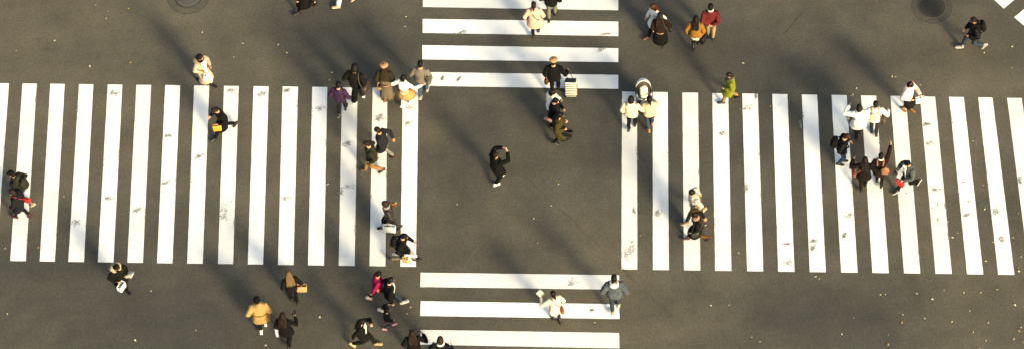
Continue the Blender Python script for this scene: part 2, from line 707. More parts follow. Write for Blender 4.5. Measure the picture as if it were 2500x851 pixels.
        if inner:
            cb = G()
            rows = []
            n_ = 7 if inner_low > -.05 else 13
            for i in range(n_):
                h = inner_low + (.52 - inner_low) * i / (n_ - 1)
                hw = (.028 + .035 * max(0, h / .52) - (.02 if i == n_ - 1 else 0)) * inner_w
                if h >= 0:
                    rx, ry = lerp_tab(TORSO, h)
                    yy = max(ry, .112 if h < .2 else .1 if h < .4 else 0) + e * (1.35 if h < .47 else .9) + .006
                    cc = s.T(0, yy, h)
                else:
                    t = h / hem
                    ya, yb = s.legy('L', s.hz + h).y, s.legy('R', s.hz + h).y
                    cc = V((0, (ya + yb) / 2 + max(.124 + e + flare * t, abs(ya - yb) / 2 + .06 + e + flare * .4 * t) + .012, s.hz + h))
                rows.append([cc + s.tx * (hw * math.cos(a)) + s.ty * (.014 * math.sin(a)) for a in (2 * math.pi * j / 10 for j in range(10))])
            cb.rings(rows)
            s.part('shirt_front', cb, mat(inner), o, disp=(.004, 14, s.seed))
        if belt:
            cb = G()
            cb.rings([s.tring(h, .158 * s.w + e + q, .112 + e * 1.1 + q, n=24) for h, q in ((.10, .004), (.105, .014), (.145, .014), (.15, .004))])
            s.part('belt', cb, mat(belt, kind), o)
        if hemband:
            cb = G()
            z = s.hz + hem
            cb.rings([s.lowring(z + dz, .172 * s.w + e + flare + q, .124 + e + flare + q, e + flare * .4 + q, 24)
                      for dz, q in ((-.02, -.01), (-.015, .006), (.03, .006), (.04, -.01))])
            s.part('hem_band', cb, mat(hemband, 'knit'), o)
        if pocket and hem < -.08:
            for sd in (-1, 1):
                cb = G()
                rx, ry = .172 * s.w + e, .124 + e
                cp = s.hip + V((sd * rx * .62, ry * .86 + .012, -.03))
                cb.box(cp, .11, .018, .03, bev=.3)
                s.part('pocket_flap', cb, mat(c, kind), o)

    def shoes(s, col, sole=None, boot=0, mk='leather'):
        for q in 'LR':
            an, pitch = s.foot[q]
            _, kn, an = s.legs[q]
            p = R(pitch)
            f = V((0, math.cos(p), -math.sin(p)))
            u = V((0, math.sin(p), math.cos(p)))
            x = V((1, 0, 0)) * (-1 if q == 'L' else 1)
            o = an - u * .085
            b = G()
            prof = [(-.082, .018, .030, .0), (-.078, .034, .078, .0), (-.04, .038, .10, .0), (.0, .038, .098, .0),
                    (.05, .041, .076, .002), (.10, .047, .058, .004), (.15, .046, .048, .005), (.185, .036, .040, .005), (.20, .016, .026, .006)]
            rr = []
            for y, hw, ht, dx in prof:
                cc = o + f * y + x * dx
                rg = []
                for k in range(16):
                    a = 2 * math.pi * k / 16
                    zz = math.sin(a)
                    zz = zz if zz > 0 else zz * .25
                    rg.append(cc + x * (hw * math.copysign(abs(math.cos(a)) ** .7, math.cos(a))) + u * (.02 + (ht - .02) * max(zz, 0) + .012 * min(zz, 0) * 4))
                rr.append(rg)
            b.rings(rr)
            if boot:
                up = (kn - an).normalized()
                b.limb([an - u * .03, an + up * .03, an + up * boot], [.046, .047, .054 if boot > .15 else .05], 14, ends=False)
            sh = s.part('boot' if boot > .1 else 'shoe', b, mat(col, mk))
            sb = G()
            rr = []
            for y, hw, ht, dx in prof:
                cc = o + f * y + x * dx
                rr.append([cc + x * ((hw + .004) * ca) + u * zz for ca, zz in ((1, .004), (1, .022), (-1, .022), (-1, .004))])
            sb.rings(rr)
            s.part('sole', sb, mat(sole or '#0f0e0d', 'plastic'), sh)

    def mkhair(s, kind, col, tail=None):
        b = G()
        h = s.hs
        ax = (s.hx, s.hy, s.hu)
        P = lambda x, y, z: s.hc + (s.hx * x + s.hy * y + s.hu * z) * h
        e = {'short': .004, 'bob': .008, 'long': .008, 'bun': .006, 'tail': .006, 'buzz': -.004}.get(kind, 0)
        b.ell(P(0, -.014, .019), (.082 + e) * h, (.100 + e) * h, (.114 + e) * h, ax, 20, 12)
        b.ell(P(0, -.045, -.03), (.070 + e) * h, (.060 + e) * h, (.085 + e) * h, ax, 16, 10)
        rh = random.Random(s.seed)
        J = lambda v, q=.010: v + V((rh.uniform(-q, q), rh.uniform(-q, q), rh.uniform(-q, q)))
        if kind in ('bob', 'long'):
            L = -.13 if kind == 'bob' else -.20
            for i in range(9 if kind == 'bob' else 7):
                a = R(-12 - 156 * i / (8 if kind == 'bob' else 6))
                ca, sa = math.cos(a), math.sin(a)
                b.limb([P(ca * .060, sa * .075 - .008, .05), J(P(ca * .084, sa * .104 - .008, -.03)), J(P(ca * .083, sa * .10, L * .75)),
                        J(P(ca * .076, sa * .09, L - rh.uniform(0, .025)))], [.030, .030, .024, .010], 8)
        if kind == 'long':
            for i in range(7):
                x = -.09 + .18 * i / 6
                d = rh.uniform(-.05, .04)
                b.limb([P(x * .75, -.085, .0), J(P(x, -.10, -.10)), J(s.T(x * 1.15, -.135, .44)), J(s.T(x * 1.2, -.165, .36 + d * .5), .015), J(s.T(x * 1.15, -.165, .28 + d), .02)],
                       [.034, .036, .034, .028, .008], 8, flat=(s.ty, .75))
        if kind in ('short', 'buzz', 'bun', 'tail'):
            for i in range(26 if kind == 'short' else 0):
                a, e2 = rh.uniform(0, 6.28), rh.uniform(.1, 1.45)
                x, y, z = math.cos(a) * math.cos(e2), math.sin(a) * math.cos(e2), math.sin(e2)
                if y > .75:
                    continue
                c1 = P(x * .078, y * .096 - .012, z * .110 + .02)
                b.limb([c1, c1 + (s.hx * (x * .012 + .012 * rh.uniform(-1, 1)) + s.hy * (y * .010 + .012) + s.hu * .006)], [.016, .006], 6)
        if kind == 'bun':
            b.ell(P(0, -.11, .03), .042 * h, .04 * h, .042 * h)
        if kind == 'tail':
            b.limb([P(0, -.09, .03), P(0, -.14, .0), P(.01, -.15, -.08), P(.015, -.13, -.18)], [.026, .036, .034, .014], 10)
        s.part('hair', b, mat(col, 'hair'), remesh=.0105, smooth=1, disp=(.006, 30, s.seed + 9))

    def mkhat(s, kind, col, col2=None):
        b = G()
        h = s.hs
        ax = (s.hx, s.hy, s.hu)
        P = lambda x, y, z: s.hc + (s.hx * x + s.hy * y + s.hu * z) * h
        if kind == 'beanie':
            b.ell(P(0, -.012, .055), .096 * h, .113 * h, .092 * h, ax, 20, 12)
            n = 20
            b.limb([P(.090 * math.cos(a), -.012 + .107 * math.sin(a), .028 + .008 * math.sin(a)) for a in (2 * math.pi * i / n for i in range(n + 1))],
                   .020 * h, 8, ends=False)
            s.part('hat', b, mat(col, 'knit'), remesh=.011, smooth=2, disp=(.003, 40, s.seed))
        elif kind == 'beret':
            b.ell(P(.01, -.018, .088), .135 * h, .140 * h, .048 * h, ax, 22, 12)
            b.ell(P(0, -.012, .055), .094 * h, .108 * h, .05 * h, ax, 18, 8)
            b.limb([P(.01, -.018, .13), P(.012, -.02, .148)], [.008, .005], 6)
            s.part('beret', b, mat(col, 'knit'), remesh=.012, smooth=2, disp=(.004, 18, s.seed))
        elif kind == 'cap':
            b.ell(P(0, -.010, .050), .094 * h, .110 * h, .085 * h, ax, 20, 12)
            o = s.part('cap', b, mat(col), remesh=.011, smooth=2)
            v = G()
            rr = []
            for i in range(6):
                t = i / 5
                y = .08 + .085 * t
                hw = .075 * math.sqrt(max(1 - t * t * .75, .05))
                rr.append([P(x * hw, y, .046 - .012 * x * x - .02 * t + dz) for x, dz in
                           ((-1, .0), (-.5, .004), (0, .006), (.5, .004), (1, .0), (.5, -.003), (0, -.003), (-.5, -.003))])
            v.rings(rr)
            s.part('visor', v, mat(col2 or col), o)
            if col2:
                d = G()
                d.ell(P(0, .100, .072), .022 * h, .008, .016 * h, ax, 12, 8)
                s.part('emblem', d, mat(col2), o)
        elif kind == 'bucket':
            b.ell(P(0, -.010, .060), .098 * h, .114 * h, .085 * h, ax, 22, 12)
            o = s.part('hat', b, mat(col), remesh=.011, smooth=2)
            v = G()
            n = 26
            for_r = []
            for rr_, z in ((.088, .045), (.15, .012), (.15, .006), (.085, .035)):
                for_r.append([P(rr_ * math.cos(a), -.01 + rr_ * 1.12 * math.sin(a), z) for a in (2 * math.pi * i / n for i in range(n))])
            v.rings(for_r)
            s.part('brim', v, mat(col2 or col), o)
        elif kind == 'hood':
            b.ell(P(0, -.03, .015), .118 * h, .120 * h, .142 * h, ax, 20, 12)
            b.limb([P(0, -.03, -.05), s.T(0, -.03, .5)], [.11, .13], 14)
            s.part('hood', b, mat(col), remesh=.014, smooth=2, disp=(.006, 16, s.seed))
        elif kind == 'band':
            n = 24
            b.limb([P(.087 * math.cos(a), -.012 + .104 * math.sin(a), .045 + .03 * math.sin(a)) for a in (2 * math.pi * i / n for i in range(n + 1))],
                   .014, 8, ends=False)
            s.part('headband', b, mat(col, 'knit'))
        elif kind == 'bow':
            for q in (-1, 1):
                b.limb([P(0, -.02, .13), P(q * .05, -.025, .15), P(q * .085, -.03, .145)], [.012, .026, .03], 8, flat=(s.hy, .4))
            b.ell(P(0, -.02, .132), .016, .016, .016)
            s.part('hair_bow', b, mat(col))

    def mkscarf(s, col):
        b = G()
        ct = s.T(0, .012, .55)
        n = 18
        for rr, zz in ((.082, .015), (.094, -.022)):
            b.limb([ct + (s.tx * math.cos(a) * rr + s.ty * math.sin(a) * rr) + s.sz * (zz - .012 * math.sin(a + zz * 40))
                    for a in (2 * math.pi * i / n for i in range(n + 1))], .030, 9, ends=False)
        b.limb([s.T(.04, .085, .53), s.T(.05, .15, .44), s.T(.05, .165, .30)], [.03, .04, .042], 10, flat=(s.ty, .45))
        s.part('scarf', b, mat(col, 'knit'), remesh=.013, smooth=2, disp=(.007, 22, s.seed))

    # ------------------------------------------------------------ things they carry (things of their own)
    def thing(s, name, label, cat, org, group=None):
        o = bpy.data.objects.new(name, None)
        COL.objects.link(o)
        o.empty_display_size = .1
        o.location = s.loc + s.rm @ (V(org) * s.k)
        o.rotation_euler = (0, 0, s.rot)
        o.scale = (s.k,) * 3
        tag(o, label, cat, group)
        org = V(org)

        def add(pn, buf, m, parent=None, **kw):
            buf.v = [v - org for v in buf.v]
            return link(pn, to_mesh(pn, buf, m if isinstance(m, list) else [m], **kw), parent or o)
        return o, add

    def paper_bag(s, q, label, col, w=.30, h=.34, d=.11, yaw=0, hl=.13, hc=None, name='shopping_bag', cat='bag', tilt=0, mk='paper',
                  fwd=0, out=0, band=None):
        gp = s.hand[q]['grip'] + V(((-1 if q == 'L' else 1) * out, fwd, 0))
        X = V((math.cos(R(yaw)), math.sin(R(yaw)), 0))
        Y = V((-X.y, X.x, 0))
        Z = V((0, 0, 1))
        if tilt:
            Z = (Z + Y * math.tan(R(tilt))).normalized()
            Y = Z.cross(X)
        top = gp - Z * hl
        bot = top - Z * h
        o, add = s.thing(name, label, cat, bot)
        b = G()
        t = .010
        b.rings([rrect(bot, X, Y, w / 2 * .9, d / 2, .012), rrect(bot + Z * .01, X, Y, w / 2 * .93, d / 2, .01),
                 rrect(bot + Z * h * .5, X, Y, w / 2 * .97, d / 2 * 1.1, .01), rrect(top, X, Y, w / 2, d / 2 * .85, .01),
                 rrect(top, X, Y, w / 2 - t, d / 2 * .85 - t, .01), rrect(bot + Z * h * .35, X, Y, w / 2 - t, d / 2 * .85 - t, .01)])
        add('bag_body', b, mat(col, mk), disp=(.0022, 8, s.seed))
        for sd in (-1, 1):
            hb = G()
            ed = top + Y * (sd * d * .36)
            mid = gp + Y * (sd * .008)
            hb.limb([ed - X * w * .24 - Z * .03, ed - X * w * .2 + Z * hl * .5, mid - X * .03, mid + X * .03, ed + X * w * .2 + Z * hl * .5, ed + X * w * .24 - Z * .03],
                    .007, 6)
            add('handle', hb, mat(hc or col, 'cloth'))
        if band:
            bb = G()
            for t0 in (.3, .6):
                z0, z1 = bot + Z * h * t0, bot + Z * h * (t0 + .12)
                bb.rings([rrect(z, X, Y, w / 2 * .985 + .004, d / 2 * 1.1 + .004, .012) for z in (z0, z1)], cap=False)
            add('band', bb, mat(band, mk))
        return o

    def shoulder_bag(s, sd, label, col, w=.28, h=.24, d=.11, z=.80, y=-.02, strap='same', sc=None, x=.27, mk='leather', name='shoulder_bag',
                     flap=None, round_=2.8):
        c = V((sd * x, y, s.hz - .905 + z))
        o, add = s.thing(name, label, 'bag', c - V((0, 0, h / 2)))
        b = G()
        b.ell(c, d / 2, w / 2, h / 2, None, 22, 12, pw=round_)
        bd = add('bag_body', b, mat(col, mk), disp=(.008, 9, s.seed))
        if flap:
            fb = G()
            fb.ell(c + V((sd * .012, 0, h * .12)), d / 2, w / 2 * .98, h * .36, None, 20, 10, pw=3.2)
            add('flap', fb, mat(flap, mk), bd)
        else:
            fb = G()
            fb.limb([c + V((0, -w * .4, h * .49)), c + V((0, w * .4, h * .49))], .008, 6)
            add('zip', fb, mat('#8a7a55', 'metal'), bd)
        st = G()
        e = .055
        if strap == 'same':
            pts = [c + V((0, w * .42, h * .35)), s.T(sd * .165, .14, .32), s.T(sd * .125, .07, .502 + e * .35), s.T(sd * .12, -.05, .505 + e * .35),
                   s.T(sd * .16, -.155, .32), c + V((0, -w * .42, h * .35))]
        elif strap == 'cross':
            pts = [c + V((0, w * .42, h * .35)), s.T(sd * .13, .165, .12), s.T(0, .185, .32), s.T(-sd * .085, .10, .50 + e * .3), s.T(-sd * .09, -.06, .52 + e * .3),
                   s.T(0, -.185, .34), s.T(sd * .14, -.165, .12), c + V((0, -w * .42, h * .35))]
        else:
            hnd = s.hand['L' if sd < 0 else 'R']['w']
            pts = [c + V((0, w * .35, h * .4)), c + V((0, w * .15, h * .5 + .1)), c + V((0, -w * .15, h * .5 + .1)), c + V((0, -w * .35, h * .4))]
        st.limb(pts, .015, 8, flat=(s.sz, .8))
        add('strap', st, mat(sc or col, mk))
        return o

    def backpack(s, label, col, w=.30, h=.42, d=.16, off=.0, x=0, pc=None, mk='cloth', ext=.02, hh=.28, rnd=3.0):
        y = -(.125 + ext + d / 2)
        c = s.T(x, y, hh)
        ax = (s.tx, s.ty, s.sz)
        o, add = s.thing('backpack', label, 'backpack', c - s.sz * (h / 2))
        b = G()
        b.ell(c, w / 2, d / 2, h / 2, ax, 24, 14, pw=rnd)
        bd = add('bag_body', b, mat(col, mk), disp=(.008, 8, s.seed))
        p = G()
        p.ell(c - s.ty * (d * .42) - s.sz * (h * .17), w * .38, d * .2, h * .24, ax, 18, 10, pw=3.2)
        add('front_pocket', p, mat(pc or col, mk), bd)
        hnd = G()
        tp = c + s.sz * (h / 2)
        hnd.limb([tp - s.tx * .04 - s.sz * .01, tp - s.tx * .03 + s.sz * .035, tp + s.tx * .03 + s.sz * .035, tp + s.tx * .04 - s.sz * .01], .009, 7)
        add('carry_loop', hnd, mat(col, mk), bd)
        for sd in (-1, 1):
            st = G()
            st.limb([s.T(sd * .09, -.15 - ext, .44), s.T(sd * .105, -.03, .535 + ext * .6), s.T(sd * .115, .09, .49 + ext * .5), s.T(sd * .13, .155 + ext, .32),
                     s.T(sd * .165, .06, .14), s.T(sd * .13, -.13 - ext, .10)], .026, 8, flat=(s.sz, .5))
            add('strap', st, mat(col, mk))
        return o

    def phone(s, q, label, col='#17181a', up=.3, name='phone', cat='phone', off=(0, 0, 0)):
        hd = s.hand[q]
        c = hd['grip'] + hd['d'] * .02 + V(off)
        Z = (hd['d'] + V((0, 0, up))).normalized()
        X = hd['n'].cross(Z).normalized()
        Y = Z.cross(X)
        o, add = s.thing(name, label, cat, c - Z * .07)
        b = G()
        b.box(c, .072, .010, .148, (X, Y, Z), bev=.4)
        bd = add('case', b, mat(col, 'plastic'))
        b = G()
        b.box(c + Y * .0055, .064, .002, .136, (X, Y, Z), bev=.3)
        add('screen', b, mat('#0b0d10', 'plastic'), bd)
        return o

    def camera_thing(s, q, label, col='#151515'):
        hd = s.hand[q]
        c = hd['grip'] + V((0, .02, .01))
        o, add = s.thing('camera', label, 'camera', c - V((0, 0, .05)))
        b = G()
        b.box(c, .14, .06, .095, bev=.35)
        b.box(c + V((0, 0, .055)), .05, .05, .035, bev=.3)
        bd = add('camera_body', b, mat(col, 'plastic'))
        b = G()
        b.limb([c + V((0, .02, 0)), c + V((0, .06, 0)), c + V((0, .115, 0))], [.036, .036, .040], 16, ends=False)
        add('lens', b, mat('#0c0c0d', 'plastic'), bd)

    def sheet(s, q, label, col='#e6ddc8', w=.21, h=.28, tilt=35, name='paper_sheet', cat='paper', yaw=0, t=.004, off=(0, 0, 0)):
        hd = s.hand[q]
        X = V((math.cos(R(yaw)), math.sin(R(yaw)), 0))
        Y0 = V((-X.y, X.x, 0))
        Y = (Y0 * math.cos(R(tilt)) + V((0, 0, math.sin(R(tilt))))).normalized()
        Z = X.cross(Y)
        c = hd['grip'] + Y * (h * .4) + V(off)
        o, add = s.thing(name, label, cat, c - Y * h / 2)
        b = G()
        N = 6
        rr = []
        for i in range(N + 1):
            v = -h / 2 + h * i / N
            bend = .02 * math.sin(math.pi * i / N)
            rr.append([c + X * x + Y * v + Z * (bend + .012 * (x / w * 2) ** 2 + z) for x, z in
                       ((-w / 2, 0), (0, 0), (w / 2, 0), (w / 2, t), (0, t), (-w / 2, t))])
        b.rings(rr)
        add('page', b, mat(col, 'paper'), flat=False)
        return o


# ---------------------------------------------------------------- ground and markings
def asphalt(name, tint=(1, 1, 1), dark=1.0):
    nt = NT(name)
    p = nt.pos()
    big = nt.noise(0.12, 4, 0.6, p, 0.6)
    mid = nt.noise(0.9, 5, 0.65, p)
    grain = nt.noise(34, 3, 0.75, p)
    fine = nt.noise(110, 2, 0.6, p)
    col = nt.ramp(grain, [(0.28, (.032 * dark, .030 * dark, .025 * dark)), (0.5, (.058 * dark, .053 * dark, .042 * dark)), (0.72, (.100 * dark, .091 * dark, .072 * dark))])
    k = nt.ramp(mid, [(0.3, g(0.82)), (0.7, g(1.16))])
    col = nt.mix(1.0, col, k, 'MULTIPLY')
    k = nt.ramp(big, [(0.38, (.72, .75, .78)), (0.62, (1.32, 1.25, 1.12))])  # broad wear tone, with warm light and cool shade patches painted in
    col = nt.mix(1.0, col, k, 'MULTIPLY')
    # pale stones in the aggregate
    vo = nt.n.new('ShaderNodeTexVoronoi')
    vo.inputs['Scale'].default_value = 38
    nt.l(p, vo.inputs['Vector'])
    sel = nt.math('MULTIPLY', nt.math('LESS_THAN', vo.outputs['Distance'], 0.30),
                  nt.ramp(nt.n.new('ShaderNodeSeparateColor').outputs[0], [(0, g(0)), (1, g(1))]))
    sc = nt.n.new('ShaderNodeSeparateColor')
    nt.l(vo.outputs['Color'], sc.inputs[0])
    pick = nt.math('GREATER_THAN', sc.outputs[0], 0.94)
    sel = nt.math('MULTIPLY', nt.math('LESS_THAN', vo.outputs['Distance'], 0.33), pick)
    col = nt.mix(nt.math('MULTIPLY', sel, 0.4), col, (.20, .185, .155, 1))
    dk = nt.math('LESS_THAN', sc.outputs[1], 0.10)
    sel2 = nt.math('MULTIPLY', nt.math('LESS_THAN', vo.outputs['Distance'], 0.40), dk)
    col = nt.mix(nt.math('MULTIPLY', sel2, 0.6), col, (.017, .016, .015, 1))
    mp = nt.n.new('ShaderNodeMapping')
    mp.inputs['Scale'].default_value = (.07, .55, 1)
    nt.l(p, mp.inputs['Vector'])
    tr = nt.noise(1.0, 4, .6, mp.outputs[0], .3)
    col = nt.mix(1.0, col, nt.ramp(tr, [(.35, g(.88)), (.65, g(1.10))]), 'MULTIPLY')
    g2 = nt.noise(11, 4, .7, p)
    col = nt.mix(1.0, col, nt.ramp(g2, [(.30, g(.84)), (.70, g(1.17))]), 'MULTIPLY')
    st = nt.noise(1.7, 5, .72, p, .8)
    col = nt.mix(nt.ramp(st, [(.57, g(0)), (.80, g(.5))]), col, (.030, .028, .025, 1))
    if tint != (1, 1, 1):
        col = nt.mix(1.0, col, tint + (1,), 'MULTIPLY')
    nt.l(col, nt.b.inputs['Base Color'])
    nt.b.inputs['Roughness'].default_value = .88
    nt.b.inputs['Specular IOR Level'].default_value = .3
    nt.bump(nt.math('ADD', grain, nt.math('MULTIPLY', fine, .5)), .55, .012)
    return nt.m


M_ASPH = asphalt('asphalt')
M_PATCH = asphalt('asphalt_patch', (.92, .93, .93), .82)


def paint_mat():
    nt = NT('road_paint')
    p = nt.pos()
    big = nt.noise(0.7, 4, 0.6, p)
    col = nt.ramp(big, [(0.3, (.62, .612, .585)), (0.7, (.76, .752, .725))])
    sp = nt.noise(48, 3, 0.7, p)
    ms = nt.noise(0.55, 3, 0.6, p, 0.4)
    th = nt.ramp(ms, [(0.52, g(0.0)), (0.75, g(0.17))])
    wear = nt.math('LESS_THAN', sp, nt.math('ADD', th, 0.25))
    col = nt.mix(nt.math('MULTIPLY', wear, .75), col, (.10, .095, .085, 1))
    oi = nt.n.new('ShaderNodeObjectInfo')
    col = nt.mix(1.0, col, nt.ramp(oi.outputs['Random'], [(0, (.86, .85, .83)), (1, (1.02, 1.02, 1.02))]), 'MULTIPLY')
    sm = nt.noise(2.6, 5, 0.7, p, 1.0)
    col = nt.mix(nt.ramp(sm, [(0.54, g(0)), (0.82, g(.55))]), col, (.42, .41, .38, 1))
    nt.l(col, nt.b.inputs['Base Color'])
    nt.b.inputs['Roughness'].default_value = .75
    nt.bump(nt.noise(60, 3, .7, p), .3, .006)
    return nt.m


M_PAINT = paint_mat()


def simple(name, c, rough=.9, metal=0):
    nt = NT(name)
    f = nt.noise(20, 4, .65, nt.pos())
    nt.l(nt.mix(1.0, tuple(c) + (1,), nt.ramp(f, [(.3, g(.7)), (.7, g(1.25))]), 'MULTIPLY'), nt.b.inputs['Base Color'])
    nt.b.inputs['Roughness'].default_value = rough
    nt.b.inputs['Metallic'].default_value = metal
    return nt.m


M_TAR = simple('tar', (.014, .013, .012))
M_JOINT = simple('old_joint', (.030, .028, .025))
M_SCUFF = simple('scuff', (.19, .18, .155))

me = bpy.data.meshes.new('road')
me.from_pydata([(-900, -700, 0), (900, -700, 0), (900, 1400, 0), (-900, 1400, 0)], [], [(0, 1, 2, 3)])
me.materials.append(M_ASPH)
tag(link('road', me), 'grey asphalt of the wide road junction', 'road', kind='structure')


def sheet_quad(name, corners, z, m, step=.12, jit=.003):
    """painted sheet between four pixel corners (tl, tr, br, bl) with slightly ragged edges"""
    tl, tr, br, bl = [at(*c) for c in corners]
    nL = max(2, int((tl - bl).length / step))
    nW = max(2, int((tl - tr).length / step))
    vs, fs = [], []
    for i in range(nL + 1):
        a, b = tl.lerp(bl, i / nL), tr.lerp(br, i / nL)
        for j in range(nW + 1):
            p = a.lerp(b, j / nW)
            if i in (0, nL) or j in (0, nW):
                p = p + V((random.uniform(-jit, jit), random.uniform(-jit, jit), 0))
            vs.append((p.x, p.y, z))
    for i in range(nL):
        for j in range(nW):
            a = i * (nW + 1) + j
            fs.append((a, a + nW + 1, a + nW + 2, a + 1))
    me = bpy.data.meshes.new(name)
    me.from_pydata(vs, [], fs)
    me.materials.append(m)
    return link(name, me)


LT = [(-14, 22), (55, 90), (123, 158), (193, 228), (263, 299), (333, 369), (403.5, 440), (474, 511), (547, 583), (619, 656),
      (690, 727.6), (762.5, 799), (835, 873), (910, 946), (983.5, 1021.5)]
LB = [(-47, -9), (25, 63), (97, 134), (167, 205), (239, 277), (311, 349), (383.5, 421), (457, 495), (532, 569), (605, 642.5),
      (679, 716.6), (752, 791), (827, 866), (902, 941), (977.5, 1015.5)]
for (a, b), (c, d) in zip(LT, LB):
    yt = lambda x: 203.7 + x * .0115
    yb = lambda x: 635.7 + x * .0145
    o = sheet_quad('crosswalk_stripe', [(a, yt(a)), (b, yt(b)), (d, yb(d)), (c, yb(c))], .006, M_PAINT)
    tag(o, 'long white crossing stripe in the left-hand zebra crossing', 'road marking', 'upright stripes of the left zebra crossing', 'structure')
RT = [(1518.7, 1555), (1593.5, 1630), (1666, 1704), (1739, 1778), (1812, 1850), (1885.5, 1922.5), (1957.6, 1995), (2030, 2067),
      (2102, 2139), (2174, 2211), (2246, 2283), (2317, 2353), (2388, 2423), (2458.5, 2494.5), (2528, 2564)]
RB = [(1517, 1556), (1594, 1633), (1670, 1710), (1746, 1785.5), (1824, 1863.5), (1900, 1939.6), (1977, 2016), (2053.6, 2093.7),
      (2130, 2170), (2207, 2247), (2284, 2324), (2361, 2400.5), (2437, 2476.5), (2514, 2553), (2590, 2630)]
for (a, b), (c, d) in zip(RT, RB):
    yt = lambda x: 224 + (x - 1518) * .0162
    yb = lambda x: 656.7 + (x - 1518) * .0138
    o = sheet_quad('crosswalk_stripe', [(a, yt(a)), (b, yt(b)), (d, yb(d)), (c, yb(c))], .006, M_PAINT)
    tag(o, 'long white crossing stripe in the right-hand zebra crossing', 'road marking', 'upright stripes of the right zebra crossing', 'structure')
for (a, b, c, d, xl) in ((-47, -13, -39, -5, 1032.5), (-17, 18, -8, 26, 1032.5), (47, 81, 53.5, 89, 1032), (111, 145.5, 118.5, 152.5, 1031), (176.5, 210, 183.5, 217.5, 1029)):
    if b < 0:
        continue
    o = sheet_quad('crosswalk_stripe', [(xl, a), (1509.5, c), (1509.5, d), (xl, b)], .006, M_PAINT)
    tag(o, 'white crossing stripe lying crosswise at the top middle', 'road marking', 'crosswise stripes of the upper zebra crossing', 'structure')
for (a, b, c, d) in ((664.5, 699.5, 671, 706), (734, 770, 741.5, 777.5), (804, 840, 811.5, 849)):
    o = sheet_quad('crosswalk_stripe', [(1027, a), (1511.5, c), (1512.5, d), (1026, b)], .006, M_PAINT)
    tag(o, 'white crossing stripe lying crosswise at the bottom middle', 'road marking', 'crosswise stripes of the lower zebra crossing', 'structure')
for c in ([(2451, 22), (2422, -4), (2472, -44), (2500, -20)], [(2503, 66), (2476, 43), (2526, 2), (2553, 26)]):
    o = sheet_quad('crosswalk_stripe', c, .006, M_PAINT)
    tag(o, 'end of a slanting white stripe at the top right corner', 'road marking', 'slanting stripes of the diagonal crossing', 'structure')


def crack(pts, wid, z, label):
    """thin irregular sealed joint along pixel points"""
    P = [at(*p) for p in pts]
    path = []
    for a, b in zip(P, P[1:]):
        n = max(2, int((b - a).length / .10))
        path += [a.lerp(b, i / n) for i in range(n)]
    path.append(P[-1])
    vs, fs = [], []
    for i, p in enumerate(path):
        t = (path[min(i + 1, len(path) - 1)] - path[max(i - 1, 0)]).normalized()
        nn = V((-t.y, t.x, 0))
        w = wid * random.uniform(.25, 1.1) * (.35 + .65 * abs(noise.noise(p * .8)) * 2)
        p = p + nn * (.06 * noise.noise(p * 1.3) + random.uniform(-.008, .008))
        vs += [(p + nn * w)[:2] + (z,), (p - nn * w)[:2] + (z,)]
        if i:
            fs.append((2 * i - 2, 2 * i - 1, 2 * i + 1, 2 * i))
    me = bpy.data.meshes.new('road_crack')
    me.from_pydata(vs, [], fs)
    me.materials.append(M_TAR)
    tag(link('road_crack', me), label, 'road crack', kind='structure')


crack([(838, 10), (890, 62), (950, 122), (1010, 180), (1050, 215)], .010, .009, 'dark joint running slantwise through the asphalt at the upper left')
crack([(1290, 437), (1340, 486), (1400, 540), (1460, 598), (1512, 648), (1560, 695), (1600, 735), (1640, 770)], .010, .009,
      'dark joint running slantwise past the man in the denim jacket')
crack([(735, 150), (690, 205), (655, 240), (620, 268), (575, 298)], .006, .009, 'faint crack crossing the left zebra stripes')
crack([(2020, 130), (1990, 165), (1960, 200), (1925, 232), (1890, 270)], .007, .009, 'faint crack above the right zebra stripes')
crack([(1985, 10), (1950, 40), (1915, 82)], .010, .009, 'ragged crack near the upper right manhole')
crack([(983, 452), (998, 466), (1015, 480), (1030, 492)], .006, .009, 'short crack through the last left zebra stripe')
crack([(2010, 690), (1960, 720), (1930, 745)], .007, .009, 'faint crack below the right zebra stripes')
crack([(1860, 800), (1830, 830), (1805, 851)], .007, .009, 'faint crack near the bottom edge of the road')


def scuff(px, py, size, ang=0, asp=1.8, n=110):
    c = at(px, py)
    sx, sy = size / 80 * 1.0, size / 80 / asp
    ca, sa = math.cos(R(ang)), math.sin(R(ang))
    vs, fs = [], []
    for _ in range(n):
        a, b = random.gauss(0, .46) * sx, random.gauss(0, .46) * sy
        q = c + V((a * ca - b * sa, a * sa + b * ca, 0))
        r = abs(random.gauss(.001, .006)) + .0025
        k0 = len(vs)
        m = random.randint(4, 6)
        st = random.uniform(.8, 1.9)
        for j in range(m):
            t = 2 * math.pi * j / m
            rr = r * random.uniform(.6, 1.3)
            u, w = rr * st * math.cos(t), rr * math.sin(t)
            vs.append((q.x + u * ca - w * sa, q.y + u * sa + w * ca, .010 + .0001 * len(fs)))
        fs.append(tuple(range(k0, k0 + m)))
    me = bpy.data.meshes.new('scuff_mark')
    me.from_pydata(vs, [], fs)
    me.materials.append(M_SCUFF)
    tag(link('scuff_mark', me), 'dark scuff mark worn into the white paint', 'scuff mark', 'dark scuffs on the white stripes', 'structure')


